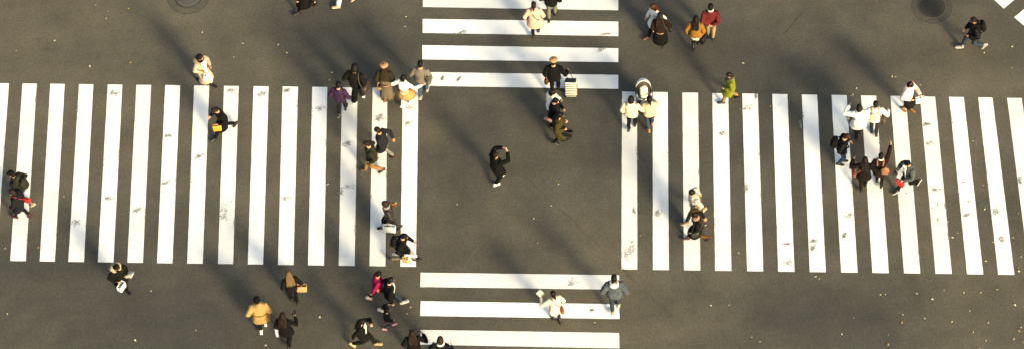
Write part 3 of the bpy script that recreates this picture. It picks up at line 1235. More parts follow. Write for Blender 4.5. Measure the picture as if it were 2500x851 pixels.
for sc_ in ((278, 228, 15, -20), (563, 221, 13, -15), (638, 230, 16, 20), (410, 332, 9, 0), (485, 383, 16, 25, 2.6), (263, 484, 12, 5, 2.5),
            (335, 513, 15, 15, 2.4), (404, 447, 17, 30, 2.6), (187, 543, 12, 0, 1.4), (548, 512, 24, 60, 1.3), (545, 530, 20, 10), (700, 222, 10, 20),
            (926, 284, 16, 20), (928, 292, 14, 0), (996, 302, 13, 10, 1.3), (1000, 264, 12, 0, 1.2), (846, 352, 15, 20, 1.6), (850, 456, 18, 0),
            (832, 470, 12, 80), (1540, 608, 20, 45, 1.5), (1533, 622, 18, 0, 1.2), (1396, 690, 15, 75, 1.2), (1490, 752, 20, 60, 1.2),
            (1445, 757, 6, 0), (1826, 264, 20, 20), (1846, 235, 8, 80), (1765, 326, 14, 15), (1822, 458, 12, 80), (1605, 522, 14, 70, 1.5),
            (1548, 515, 12, 90, 3), (1921, 642, 18, 10), (1920, 596, 12, 0, 3), (1987, 588, 9, 0), (1984, 607, 10, 60),
            (2069, 527, 18, 10, 1.4), (2062, 575, 10, 70), (2284, 464, 15, -20, 1.5), (2360, 526, 11, 0), (2447, 586, 12, 0, 1.3),
            (2432, 515, 18, 70, 1.6), (2272, 350, 18, 0), (2263, 304, 8, 0), (1128, 80, 22, 5, 5), (1480, 84, 16, 0, 5), (1468, 122, 14, 30, 2.5),
            (1080, 192, 8, 70), (1120, 194, 9, 40), (700, 485, 16, 0), (2490, 440, 14, 80), (1955, 305, 12, 85, 3), (780, 265, 14, 10)):
    scuff(*sc_)
re_ = random.Random(3)
for LTs, LBs, y0, y1, x0, ks in ((LT, LB, 203.7, 635.7, 0, (.0115, .0145)), (RT, RB, 224, 656.7, 1518, (.0162, .0138))):
    for (a, b), (c, d) in zip(LTs, LBs):
        for _ in range(2):
            t = re_.uniform(.08, .90)
            e0, e1 = re_.choice(((a, c), (b, d)))
            x = e0 + (e1 - e0) * t
            if 5 < x < 2495:
                y = (y0 + (x - x0) * ks[0]) * (1 - t) + (y1 + (x - x0) * ks[1]) * t
                scuff(x, y, re_.uniform(10, 30), 90 + math.degrees(math.atan((e0 - e1) / 520)) * -1, re_.uniform(6, 11), 40)


# ---------------------------------------------------------------- manholes
def manhole(px, py, r_out, r_in, label, steel, tint):
    c = at(px, py)
    o = bpy.data.objects.new('manhole_cover', None)
    COL.objects.link(o)
    o.location = (c.x, c.y, 0)
    tag(o, label, 'manhole')

    def disc(r0_, r1_, z0, z1, n=48):
        b = G()
        b.rings([[V((r * math.cos(t), r * math.sin(t), z)) for t in (2 * math.pi * i / n for i in range(n))] for r, z in
                 ((r0_, z0), (r1_, z1))], cap=(r0_ < .01))
        return b
    link('patch_ring', to_mesh('patch_ring', disc(r_in + .006, r_out, .005, .005), [M_PATCH]), o)
    link('joint', to_mesh('joint', disc(r_out, r_out + .022, .004, .004), [M_JOINT]), o)
    fr = G()
    fr.rings([[V((r * math.cos(t), r * math.sin(t), z)) for t in (2 * math.pi * i / 48 for i in range(48))] for r, z in
              ((r_in - .03, .004), (r_in - .03, .014), (r_in + .006, .014), (r_in + .009, .004))], cap=False)
    link('frame', to_mesh('frame', fr, [mat(tint, 'iron')]), o)
    pl = G()
    rr = r_in - .035
    n = 40
    pl.rings([[V((r * math.cos(t), r * math.sin(t), z)) for t in (2 * math.pi * i / n for i in range(n))] for r, z in
              ((rr, .004), (rr, .011), (rr - .02, .013), (.02, .013))])
    k = .075
    i = -int(rr / k)
    while i * k < rr:
        j = -int(rr / k)
        while j * k < rr:
            x, y = i * k + (k / 2 if j % 2 else 0), j * k
            if x * x + y * y < (rr - .06) ** 2:
                pl.box((x, y, .016), .042, .042, .010, bev=.3)
            j += 1
        i += 1
    link('plate', to_mesh('plate', pl, [mat(steel, 'iron')]), o)


manhole(460, -8, .66, .44, 'round manhole lid of pale grey steel at the upper left', '#72706a', '#4a4942')
manhole(2275, 17, .62, .43, 'round dark manhole lid beside the man in white sneakers', '#4a4842', '#625f55')

# ---------------------------------------------------------------- fallen leaves
leaf_mats = [mat(c, 'paper') for c in ('#e0cf94', '#e9deb8', '#d0ab66', '#dfcda0')]
leaf_mesh = []
for i in range(8):
    b = G()
    L, W = random.uniform(.06, .095), random.uniform(.035, .055)
    rr = []
    for t in range(6):
        u = t / 5
        hw = W / 2 * math.sin(math.pi * min(.97, .04 + u * .93)) + .002
        z = .006 * math.sin(u * 3 + i) + .004
        rr.append([V((-hw, (u - .5) * L, z + .010)), V((0, (u - .5) * L, z)), V((hw, (u - .5) * L, z + .008)), V((0, (u - .5) * L, z - .002))])
    b.rings(rr)
    leaf_mesh.append(to_mesh('fallen_leaf', b, [leaf_mats[i % 4]]))
spots = [(233, 13), (266, 28), (316, 22), (260, 46), (40, 125), (133, 100), (317, 154), (220, 163), (569, 141), (594, 107), (460, 60), (492, 80),
         (157, 480), (11, 606), (93, 604), (20, 766), (370, 710), (330, 830), (480, 806), (680, 110), (700, 130), (809, 178), (804, 196),
         (724, 28), (990, 42), (990, 66), (974, 336), (799, 450), (780, 774), (648, 842), (1000, 749), (995, 765), (1118, 499), (1345, 502),
         (1313, 593), (1454, 787), (1362, 449), (1304, 533), (1564, 574), (1805, 617), (1723, 550), (1816, 155), (1880, 260), (1779, 744),
         (1836, 822), (2090, 217), (2078, 234), (2084, 232), (2178, 188), (2186, 188), (2242, 207), (2248, 208), (2471, 115), (2402, 130),
         (2470, 167), (2376, 345), (2330, 362), (1990, 675), (2083, 775), (2057, 815), (2160, 718), (1734, 745), (1857, 833), (1530, 335), (2000, 680)]
rl = random.Random(5)
while len(spots) < 112:
    x, y = rl.uniform(2150, 2500), rl.uniform(440, 851)
    if rl.random() < .35 + .65 * (x - 2150) / 350:
        spots.append((x, y))
for i, (x, y) in enumerate(spots):
    o = link('fallen_leaf', leaf_mesh[i % 8])
    p = at(x + rl.uniform(-2, 2), y)
    o.location = (p.x, p.y, .008)
    o.rotation_euler = (rl.uniform(-.1, .1), rl.uniform(-.1, .1), rl.uniform(0, 6.28))
    q = rl.uniform(.55, 1.1)
    o.scale = (q, q, q)
    tag(o, 'small dry yellow leaf fallen on the road', 'leaf', 'fallen leaves scattered on the road')
EXPOSURE = 1.25


# ---------------------------------------------------------------- the people
BLK, NVY, DRK = '#16151a', '#1b1e28', '#1e1b19'
HB, HD = '#15110f', '#2e1d14'

# left edge pair
p = Person((28, 424), 'person in black hooded jacket and jeans at the left edge, behind the red bag', hd=292, H=1.72, stride=.75,
           lean=12, hair=('short', HB), hat=('cap', '#121214'), top=dict(c='#2b2a24', hem=-.10, ext=.035, hood='#3a382e', kind='cloth'),
           bottom=('trousers', '#5d6f80', .45, 0, None, 'denim'), shoes=('#c9a67a', '#d8cbb0', 0), arms=('pocket', 'pocket'), lead='R')
p.backpack('olive black backpack on the back of the hooded person in jeans', '#35332a', h=.40, ext=.035)
p = Person((29, 468), 'person in dark navy coat with a red bag at the left edge', hd=290, H=1.58, stride=.55, lean=8, hair=('bob', HD), w=.92,
           top=dict(c='#1c1d26', hem=-.34, ext=.035, flare=.03, name='coat', collar='#14141a'), bottom=('trousers', '#221a18'),
           shoes=('#5a231b', '#2a1512', .22), arms=('swingf', 'down'), lead='L')
p.shoulder_bag(1, 'bright red shoulder bag on the person in navy coat', '#d2241c', w=.34, h=.28, strap='cross', sc='#c9241e', y=-.12, z=.84, x=.24, flap='#d8342a')
# beige coat woman
p = Person((489, 140), 'person in open beige fur-trimmed coat above the left zebra crossing', hd=128, H=1.64, stride=.55, lean=2, w=.92,
           hair=('long', '#1d1411'), top=dict(c='#c3ab92', hem=-.52, ext=.032, flare=.06, name='coat', fur='#a8957f', inner='#e0dace', inner_low=-.50, inner_w=2.0, kind='cloth'),
           bottom=('skirt', '#ded8cc', .42, .03, '#d9d3c6'), shoes=('#1b1411', None, .2), arms=('bent', 'bent'), scarf='#1a1513', lead='L')
p.paper_bag('R', 'small white bag hanging from the hand of the beige coat wearer', '#e6e4de', w=.22, h=.24, d=.10, hl=.10, yaw=30)
p = Person((524, 270), 'person in long black coat striding across the left zebra with a yellow bag', hd=244, H=1.62, stride=.88, lean=14, w=.92,
           hair=('short', '#2b1c13'), top=dict(c='#121212', hem=-.40, ext=.028, flare=.05, name='coat'), bottom=('trousers', '#131313'),
           shoes=('#121111', None, .28), arms=('bent', (.10, .30, -.30)), lead='L', nod=18)
p.paper_bag('L', 'bright yellow carrier bag held by the striding person in black', '#d99a1c', w=.28, h=.28, d=.10, hl=.09, yaw=70, mk='plastic')
# top edge walkers
Person(None, 'person in black skirt and black flat shoes at the top edge, face out of view', hd=255, H=1.64, stride=.72, w=.92, hair=('long', HB), skin='#cf9f80',
       top=dict(c='#141414', hem=-.2, ext=.03, name='coat', flare=.04), bottom=('skirt', '#151412', .34, .05, '#17130f'), shoes=('#120f0f', None, 0),
       feet_at=(752, 24), arms=('swingf', 'swingb'))
Person(None, 'person in white trousers and beige sneakers at the top edge', hd=262, H=1.70, stride=.62, hair=('short', HB), feet_at=(847, 11),
       top=dict(c='#d8d4c8', hem=-.1), bottom=('trousers', '#e2ddd0', .45, 0, None, 'cloth', .02), shoes=('#b9a47e', '#d9cfb8', 0), arms=('swingb', 'swingf'))
# group above the left crossing
Person((826, 207), 'person in purple padded jacket on the left zebra crossing', hd=12, H=1.58, stride=.42, w=.95, hair=('bun', HB),
       top=dict(c='#43284a', hem=-.10, ext=.040, kind='puffer', fold=.012), bottom=('trousers', '#39372c'), shoes=('#1b1815', '#c9c5bb', 0),
       arms=('pocket', (.16, .10, -.42)), grip='R', lead='R', nod=16)
p = Person((866, 164), 'tall person in black jacket and wide black trousers beside the purple jacket', hd=18, H=1.88, stride=.45, lean=4, hair=('bob', HB),
           top=dict(c='#1a1712', hem=-.16, ext=.028, name='jacket'), bottom=('trousers', '#14130f', .45, 0, None, 'cloth', .035),
           shoes=('#d9d6ce', '#e8e4da', 0), arms=('pocket', 'pocket'), lead='R', nod=12)
p.shoulder_bag(1, 'large black and brown bag on the tall person in black', '#1b1714', w=.46, h=.42, d=.2, z=.92, y=-.05, x=.30, flap='#3d2a1f')
p = Person((937, 163), 'person in peach beret and long taupe skirt', hd=6, H=1.72, stride=.40, w=.92, hair=('bob', '#3a241a'), hat=('beret', '#d29a72'),
           top=dict(c='#37301f', hem=.07, ext=.034, kind='knit', name='sweater', pocket=False), bottom=('skirt', '#82725f', .13, .06, '#3b2c22'),
           shoes=('#b5541a', '#6d3512', .16), arms=('carry', 'down'), grip='L', lead='R')
p.paper_bag('L', 'small woven basket bag carried by the person in the peach beret', '#6e4a2c', w=.24, h=.20, d=.14, hl=.20, hc='#a9b6b8', mk='knit', name='basket_bag', band='#c8b38c')
Person((986, 190), 'person in white sweater and flared tan skirt with arms spread', hd=28, H=1.54, stride=.35, w=.88, hair=('bob', '#131011'), look=35,
       top=dict(c='#e3ded2', hem=.06, ext=.030, kind='knit', name='sweater', pocket=False), bottom=('skirt', '#c89a62', .55, .16, '#d9c9b0'),
       shoes=('#c9c6bd', '#d9d6cc', 0), arms=((.26, .10, -.26), (.46, .16, .02)), lead='R')
p = Person((1026, 156), 'person in grey sweatshirt and jeans with a grey backpack', hd=8, H=1.72, stride=.42, hair=('short', HB),
           top=dict(c='#8f8376', hem=-.08, ext=.040, kind='knit', name='sweatshirt', pocket=False), bottom=('trousers', '#4b5d70', .45, 0, None, 'denim'),
           shoes=('#a9a79f', '#d2cfc6', 0), arms=('bent', 'pocket'), lead='R', nod=14)
p.shoulder_bag(1, 'grey canvas bag hung on the shoulder of the grey sweatshirt', '#7d7564', w=.30, h=.36, d=.15, z=1.08, y=-.10, x=.26, mk='cloth', flap='#6b6455')
# two men mid left crossing
Person((921, 318), 'person in dark slate coat on the left zebra, beside the olive jacket', hd=288, H=1.70, stride=.62, lean=8, hair=('short', '#2a1c15'), skin='#c2906c',
       top=dict(c='#24262b', hem=-.30, ext=.032, flare=.02, name='coat'), bottom=('trousers', '#8d8a82'), shoes=('#5e3d22', '#2d2015', 0), arms=('pocket', 'swingb'), lead='L')
Person((895, 352), 'person in olive jacket and tan trousers on the left zebra', hd=262, H=1.70, stride=.58, lean=6, hair=('short', '#251a15'),
       top=dict(c='#353421', hem=-.16, ext=.042, kind='cloth'), bottom=('trousers', '#a97d45'), shoes=('#5b3a20', '#2d2015', 0), arms=('pocket', 'pocket'), lead='R')
# two women lower left crossing
p = Person((939, 497), 'person in dark leather jacket and black skirt with a white paper bag', hd=258, H=1.60, stride=.60, w=.95, lean=6, hair=('bob', '#38271d'),
           top=dict(c='#2e2820', hem=-.12, ext=.036, kind='leather'), bottom=('skirt', '#14130f', .42, .06, '#141210'), shoes=('#141210', None, .25),
           arms=('carry', 'down'), scarf='#a39a92', grip='L', lead='R', twist=-8)
p.paper_bag('L', 'large plain white shopping bag beside the leather jacket', '#e6e3da', w=.42, h=.34, d=.12, hl=.10, yaw=70, out=.06)
p.shoulder_bag(1, 'small brown bag with orange strap behind the leather jacket', '#6b3f1f', w=.22, h=.18, strap='same', sc='#b8702c', y=-.20, z=1.12, x=.20)
p = Person((988, 577), 'person in black coat stepping off the zebra with a white roll', hd=98, H=1.66, stride=.80, lean=12, hair=('short', HB),
           top=dict(c='#121214', hem=-.28, ext=.034, flare=.03, name='coat'), bottom=('trousers', '#a3917a'), shoes=('#2b1f18', '#171310', 0),
           arms=('front', (.10, .12, -.40)), grip='R', lead='L', nod=14)
hd_ = p.hand['R']['grip']
o, add = p.thing('poster_roll', 'long white rolled poster carried by the person in black coat', 'paper roll', hd_)
b = G()
ax_ = V((.10, .95, .20)).normalized()
b.limb([hd_ - ax_ * .42, hd_ + ax_ * .40], .034, 16, ends=False)
add('roll', b, mat('#e8e6e0', 'paper'))
b = G()
b.limb([hd_ + ax_ * .403, hd_ + ax_ * .408], .026, 16, ends=False)
add('roll_end', b, mat('#8a8780', 'paper'), o.children[0] if o.children else None)
p.paper_bag('R', 'small yellow paper bag below the white roll', '#c9ad62', w=.20, h=.22, d=.09, hl=.12, yaw=70, out=.04)
p.backpack('black backpack on the person with the white roll', '#18181b', h=.44, d=.17, ext=.034)
# lower left
p = Person((286, 652), 'person in black parka with beige fur hood below the left zebra', hd=140, H=1.60, stride=.35, w=.98, lean=5, hair=('bob', '#1a1411'),
           top=dict(c='#16140f', hem=-.26, ext=.045, flare=.03, name='parka', fur='#cbb898'), bottom=('trousers', '#131210'),
           shoes=('#121110', None, .22), arms=('bent', 'bent'), grip='LR', nod=16)
p.sheet('L', 'beige paper sheet held by the person in the fur hood parka', '#d8c7ac', w=.24, h=.30, tilt=20, yaw=30, off=(-.05, -.08, .0))
p.paper_bag('R', 'rounded white handbag of the person in the fur hood parka', '#e4e3de', w=.30, h=.26, d=.16, hl=.12, hc='#1b1b1b', yaw=20, mk='leather', name='handbag', fwd=.03)
p = Person((704, 668), 'person with blond hair in black coat below the left zebra', hd=345, H=1.62, stride=.30, w=.93, hair=('long', '#7f6540'),
           top=dict(c='#17140f', hem=-.22, ext=.030, name='coat'), bottom=('trousers', '#12110e'), shoes=('#131110', None, .2), arms=('pocket', (.16, .05, -.46)), grip='R')
p.paper_bag('R', 'crumpled tan paper bag of the blond person', '#c49a66', w=.34, h=.30, d=.14, hl=.08, yaw=-15, hc='#6b4a2c')
Person((627, 732), 'person in camel trench coat and black knit hat', hd=352, H=1.70, stride=.34, w=1.08, hair=('short', HB), hat=('beanie', '#100f0f'),
       top=dict(c='#b8975f', hem=-.44, ext=.048, flare=.05, name='trench_coat', collar='#b0905a', belt='#86683a', buttons=1), bottom=('trousers', '#16130f'),
       shoes=('#dedad0', '#e9e6de', .12), arms=((.09, .06, -.38), 'pocket'), lead='R')
p = Person((690, 769), 'person in long black coat holding a dark camera, beside the trench coat', hd=8, H=1.62, stride=.50, w=.93, hair=('long', '#2a1912'),
           top=dict(c='#0f0e0e', hem=-.44, ext=.030, flare=.05, name='coat'), bottom=('trousers', '#0f0e0d', .45, 0, None, 'cloth', .02), shoes=('#0f0e0d', None, .1),
           arms=('down', (.16, .24, -.10)), grip='R', lead='L')
p.camera_thing('R', 'small black camera in the hand of the long-haired person')
b = G()
o, add = p.thing('folded_scarf', 'pale blue scarf hanging from the arm of the long-haired person', 'scarf', p.hand['L']['grip'])
c0 = p.hand['L']['w']
b.limb([c0 + V((-.03, -.02, .10)), c0 + V((-.05, -.03, -.06)), c0 + V((-.05, -.05, -.26)), c0 + V((-.04, -.07, -.40))], [.03, .045, .05, .045], 10, flat=((0, 1, 0), .4))
add('scarf_cloth', b, mat('#b3b6cc', 'knit'), disp=(.008, 16, 3))
# family of three
Person((925, 668), 'person in magenta jacket walking behind the man in black jacket', hd=72, H=1.58, stride=.78, w=.92, lean=8, hair=('short', '#17100f'),
       top=dict(c='#b01058', hem=-.10, ext=.034), bottom=('trousers', '#15140f'), shoes=('#cfb9a6', '#e0d8cc', 0), arms=('swingf', 'swingb'), lead='R')
Person((954, 684), 'person in black jacket over white shirt leading a child', hd=78, H=1.74, stride=.74, lean=8, hair=('short', '#121010'),
       top=dict(c='#101012', hem=-.14, ext=.028, inner='#e6e4de', inner_w=1.3), bottom=('trousers', '#36434f', .45, 0, None, 'denim'), shoes=('#b7b6ae', '#d8d6ce', 0),
       arms=('swingb', (.14, .03, -.50)), lead='L', twist=6)
Person((946, 757), 'small child in navy jacket with pink shoes', hd=75, H=1.06, stride=.55, w=.95, hs=1.35, hair=('short', '#151012'),
       top=dict(c='#1a1a26', hem=-.10, ext=.040, hemband='#b23a5e'), bottom=('trousers', '#3c4c5c', .45, 0, None, 'denim'), shoes=('#cf7f86', '#d9b0ae', 0),
       arms=((.10, .12, .36), 'swingf'), lead='L', group='pedestrians walking over the crossing')
p = Person((884, 785), 'person with long black hair and white top striding and looking at a phone', hd=98, H=1.62, stride=.82, w=.93, lean=4, hair=('long', '#171210'),
           top=dict(c='#151311', hem=-.24, ext=.028, inner='#e2ddd2', inner_w=1.5, flare=.03), bottom=('trousers', '#1a1814'),
           shoes=('#c9a678', '#b08c5c', 0), arms=((-.06, .30, .04), 'swingb'), grip='L', lead='L', nod=14)
p.phone('L', 'white phone held up by the striding person in white top', '#d9d6cf')
p = Person((1006, 812), 'person with long brown hair in black coat at the bottom edge', hd=356, H=1.62, stride=.3, w=1.0, hair=('long', '#2b1812'),
           top=dict(c='#14100e', hem=-.3, ext=.04, name='coat'), bottom=('trousers', '#12110f'), arms=('bent', (.14, .20, -.12)), grip='R')
p.phone('R', 'black phone held by the brown-haired person at the bottom edge')
Person((1075, 828), 'person in dark navy coat at the bottom edge, arms raised to the head', hd=4, H=1.70, stride=.2, hair=('bob', '#3b2518'),
       top=dict(c='#1a1b20', hem=-.3, ext=.036, name='coat'), bottom=('trousers', '#14130f'), scarf='#dedbd2',
       arms=((.10, .05, -.10), (.12, .05, -.10)))
# top middle
p = Person((1303, 12), 'person in peach puffy coat with a thin crossed strap', hd=4, H=1.62, stride=.34, w=.95, hair=('tail', '#2a1a13'),
           top=dict(c='#d3b098', hem=-.42, ext=.038, flare=.10, kind='cloth', name='coat', collar='#cfa98f'), bottom=('trousers', '#121110'), shoes=('#131110', None, .2),
           arms=((.14, .03, -.46), 'bent'), lead='R')
p.shoulder_bag(1, 'small black crossbody pouch worn over the peach coat', '#17140f', w=.20, h=.15, d=.07, strap='cross', y=.16, z=.98, x=.16)
Person(None, 'person in black jacket and khaki trousers at the top middle edge', hd=8, H=1.72, stride=.4, hair=('short', HB), feet_at=(1348, 46),
       top=dict(c='#131210', hem=-.14, ext=.036), bottom=('trousers', '#8f8570'), shoes=('#131110', None, .1), arms=('pocket', 'pocket'), lead='R')
p = Person((1351, 150), 'person in black sweater and beige cap pulling a striped suitcase', hd=4, H=1.74, stride=.42, hair=('short', '#2b1a12'), hat=('beret', '#cf9f72'),
           top=dict(c='#121212', hem=-.12, ext=.034, kind='knit', name='sweater', pocket=False), bottom=('trousers', '#100f0f'), shoes=('#15130f', '#2a241d', 0),
           arms=('carry', (.22, .06, -.24)), grip='LR', lead='R')
p.paper_bag('L', 'small brown leather bag in the hand of the suitcase puller', '#6e431f', w=.24, h=.26, d=.09, hl=.06, yaw=60, mk='leather', name='handbag')
# suitcase
gp = p.hand['R']['grip']
sc_c = V((gp.x + .10, gp.y - .26, .045))
o, add = p.thing('rolling_suitcase', 'white suitcase with black horizontal bands behind the person in the beige cap', 'suitcase', sc_c)
sy = V((0, .24, 1.05)).normalized()
syy = V((0, sy.z, -sy.y))
AX = (V((1, 0, 0)), syy, sy)
b = G()
b.box(sc_c + sy * .33, .37, .22, .60, AX, bev=.22)
bd = add('shell', b, mat('#c9c5b8', 'plastic'))
for t in (.10, .17, .25, .32, .40, .47, .55):
    b = G()
    c = sc_c + sy * t
    b.rings([rrect(c + sy * z, AX[0], AX[1], .185 + q, .11 + q, .045) for z, q in ((-.015, -.002), (-.013, .004), (.013, .004), (.015, -.002))])
    add('band', b, mat('#2a2620', 'plastic'), bd)
b = G()
b.box(sc_c + sy * .635, .33, .18, .03, AX, bev=.3)
add('top_panel', b, mat('#1c1a18', 'plastic'), bd)
b = G()
h0 = sc_c + sy * .64
for q in (-.085, .085):
    b.limb([h0 + V((q, 0, 0)), h0.lerp(gp, .5) + V((q * .8, 0, 0)), gp + V((q * .6, 0, -.01))], .010, 8)
add('telescopic_rods', b, mat('#2b2a29', 'metal'))
b = G()
b.limb([gp + V((-.06, 0, 0)), gp + V((.06, 0, 0))], .014, 8)
add('handle', b, mat('#141414', 'plastic'))
for q in (-1, 1):
    for w in (-1, 1):
        b = G()
        c = sc_c + V((q * .15, 0, -.012)) + syy * (w * .075) + (V((0, 0, 0)))
        b.limb([c - V((.014, 0, 0)), c + V((.014, 0, 0))], .034, 14, ends=False)
        add('wheel', b, mat('#151515', 'plastic'))
# three below the suitcase
p = Person((1350, 226), 'person in white jacket holding a phone, below the suitcase', hd=100, H=1.62, stride=.4, w=.95, hair=('bob', '#2c1b14'),
           top=dict(c='#ddd8cc', hem=-.16, ext=.040, hood='#d8d2c4', kind='knit'), bottom=('skirt', '#1d1b19', .40, .03, '#c9a58c'), shoes=('#c28f86', '#d9b5ac', 0),
           arms=('phone', 'bent'), grip='L', nod=16)
p.phone('L', 'dark phone in the hand of the person in white jacket', '#2a2726')
p = Person((1357, 247), 'person in black jacket looking at a phone, between the white and olive ones', hd=112, H=1.66, stride=.35, hair=('short', '#160f0d'),
           top=dict(c='#111111', hem=-.16, ext=.032), bottom=('trousers', '#121212'), shoes=('#15130f', None, 0), arms=('phone', 'bent'), grip='L', nod=18)
p.phone('L', 'phone in the hand of the person in black next to the white jacket', '#5c2f27')
p = Person((1367, 282), 'person in long olive coat with a black headband', hd=95, H=1.64, stride=.35, w=.95, hair=('long', '#17110f'), hat=('band', '#131110'),
           top=dict(c='#4c4320', hem=-.42, ext=.036, flare=.04, name='coat', kind='cloth'), bottom=('trousers', '#15140f'), shoes=('#121110', None, .25),
           arms=('bent', 'bent'), grip='LR', lean=6)
p.paper_bag('R', 'black leather handbag carried in front of the olive coat', '#141311', w=.34, h=.28, d=.14, hl=.10, yaw=80, mk='leather', name='handbag', fwd=.04)
# photographer
p = Person((1211, 378), 'person in black suit holding up a phone in the middle of the road', hd=50, H=1.60, stride=.36, w=1.18, lean=2, hair=('short', '#2d1a12'),
           top=dict(c='#0e0e0e', hem=-.26, flare=.04, ext=.042, collar='#101010'), bottom=('trousers', '#0f0e0e', .45, 0, None, 'cloth', .012), shoes=('#dedbd2', '#e8e5dc', 0),
           arms=((-.06, .40, .12), (-.10, .40, .12)), grip='LR', nod=0)
p.phone('R', 'phone held up by the person in black in the middle of the road', '#d0c4b4', up=1.2)
# stroller group
pa = Person((1541, 242), 'person in cream hooded jacket with black hair, left of the stroller', hd=14, H=1.62, stride=.32, w=1.08, hair=('bob', '#14100f'),
            top=dict(c='#cfc0a6', hem=-.10, ext=.044, kind='knit', hood='#d8cbb4', fold=.012), bottom=('trousers', '#131210'), shoes=('#231d16', '#171310', .1),
            arms=('down', (.16, .26, -.24)), lead='R', grip='R')
pb = Person((1585, 242), 'person in beige jacket and jeans pushing the stroller', hd=352, H=1.62, stride=.36, w=.95, hair=('tail', '#1d1310'),
            top=dict(c='#cdb894', hem=-.08, ext=.042, kind='cloth', hemband='#4a2f22'), bottom=('trousers', '#3d4a5a', .45, 0, None, 'denim'),
            shoes=('#c48440', '#7a4f24', .26), arms=('push', 'push'), grip='LR', lead='R')
st_c = at(1569, 197, .95)


def stroller():
    o = bpy.data.objects.new('baby_stroller', None)
    COL.objects.link(o)
    o.location = (st_c.x, st_c.y - .26, .004)
    o.rotation_euler = (0, 0, -R(2))
    tag(o, 'black baby stroller with white canopy in front of the two in cream jackets', 'stroller')

    def add(n, b, m, par=None, **kw):
        return link(n, to_mesh(n, b, [m], **kw), par or o)
    blk = mat('#191817', 'plastic')
    for q in (-1, 1):
        b = G()
        x = q * .235
        b.limb([(x, -.48, 1.00), (x, -.36, .86), (x, .05, .46), (x * .9, .40, .13)], .014, 8)
        b.limb([(x, -.02, .52), (x, -.14, .30), (x, -.24, .12)], .013, 8)
        b.limb([(x, .08, .46), (x, .02, .72), (x, .14, .86)], .012, 8)
        add('side_frame', b, blk)
    b = G()
    b.limb([(-.235, -.48, 1.0), (-.20, -.54, 1.02), (.20, -.54, 1.02), (.235, -.48, 1.0)], .017, 8)
    add('push_handle', b, mat('#0f0f0f', 'plastic'))
    b = G()
    for y, z in ((.30, .22), (-.24, .12), (.10, .45)):
        b.limb([(-.23, y, z), (.23, y, z)], .010, 8)
    add('cross_bars', b, blk)
    for x in (-.23, .23):
        for y, r in ((.40, .085), (-.25, .11)):
            b = G()
            n = 22
            b.limb([(x, y + (r - .02) * math.cos(t), r + (r - .02) * math.sin(t)) for t in (2 * math.pi * i / n for i in range(n + 1))], .020, 8, ends=False)
            w = add('wheel', b, mat('#131313', 'plastic'))
            b = G()
            b.limb([(x - .02, y, r), (x + .02, y, r)], r * .55, 14, ends=False)
            add('hub', b, mat('#6f6e6a', 'plastic'), w)
    b = G()
    rr = []
    for y, z, hw in ((-.20, .50, .15), (-.17, .46, .18), (.0, .45, .19), (.10, .50, .19), (.20, .68, .185), (.26, .86, .17), (.27, .90, .14)):
        rr.append(rrect(V((0, y, z)), V((1, 0, 0)), V((0, -.5, .8)).normalized(), hw, .03, .02))
    b.rings(rr)
    add('seat', b, mat('#5f5850', 'cloth'))
    b = G()
    b.ell((0, .07, .60), .13, .22, .06, (V((1, 0, 0)), V((0, .62, .78)), V((0, -.78, .62))), 20, 12, pw=2.6)
    b.ell((0, .15, .75), .07, .045, .06)
    add('cushion', b, mat('#ddd2bb', 'cloth'), remesh=.013, disp=(.010, 14, 2))
    # canopy: hooped shell open towards the handle
    for nm, off, c in (('canopy', 0, '#e6e1d6'), ('canopy_lining', -.022, '#5d5650')):
        b = G()
        rr = []
        for i in range(13):
            ph = R(-4 + 80 * i / 12)
            row = []
            for side, t_ in ((1, 0), (-1, -.018)):
                js = range(15) if side == 1 else range(14, -1, -1)
                for j in js:
                    a = math.pi * j / 14
                    rx, rl_ = .245 + off + t_, .34 + off + t_
                    wz = math.sin(a)
                    row.append(V((rx * math.cos(a), .14 + rl_ * math.cos(ph) * wz, .66 + rl_ * math.sin(ph) * wz)))
            rr.append(row)
        b.rings(rr)
        add(nm, b, mat(c, 'cloth'))
    b = G()
    b.limb([(-.22, -.02, .62), (-.19, -.22, .66), (0, -.27, .67), (.19, -.22, .66), (.22, -.02, .62)], .028, 10)
    add('bumper_bar', b, mat('#e2dcd0', 'cloth'))
    b = G()
    b.box((0, .0, .24), .36, .44, .16, bev=.2)
    add('basket', b, mat('#2a2825', 'cloth'))
    return o


stroller()
# top right pairs
Person((1594, 18), 'person in white coat with brown hair, behind the black coat at the top right', hd=246, H=1.62, stride=.75, w=.93, lean=6, hair=('long', '#5a3318'),
       top=dict(c='#ddd8cf', hem=-.30, ext=.036, flare=.03, name='coat'), bottom=('trousers', '#171411'), shoes=('#6b3a2a', '#2a1a14', 0), arms=('swingb', 'swingf'), lead='L')
p = Person((1611, 38), 'person with very long dark hair in long black skirt at the top right', hd=4, H=1.60, stride=.3, w=.95, hair=('long', '#27140e'),
           top=dict(c='#2c1a14', hem=-.06, ext=.030, pocket=False), bottom=('skirt', '#12110f', .22, .08, '#12110f'), shoes=('#121110', None, .1),
           arms=('down', (.12, .06, -.30)), grip='R')
p.shoulder_bag(1, 'black handbag on the arm of the person in long black skirt', '#121112', w=.30, h=.24, d=.13, z=.98, y=.02, x=.34)
p = Person((1699, 46), 'person in mustard jacket and white skirt beside the red jacket', hd=8, H=1.58, stride=.42, w=.95, hair=('long', '#110d0d'),
           top=dict(c='#a8742e', hem=-.12, ext=.040, flare=.05, kind='cloth', pocket=False), bottom=('skirt', '#d8d0bd', .45, .02, '#131110'), shoes=('#141110', None, .3),
           arms=((.14, .02, -.46), 'carry'), grip='R', lead='R')
p.paper_bag('R', 'black handbag hanging between the mustard and red jackets', '#141214', w=.30, h=.34, d=.14, hl=.14, yaw=70, mk='leather', name='handbag', out=.02)
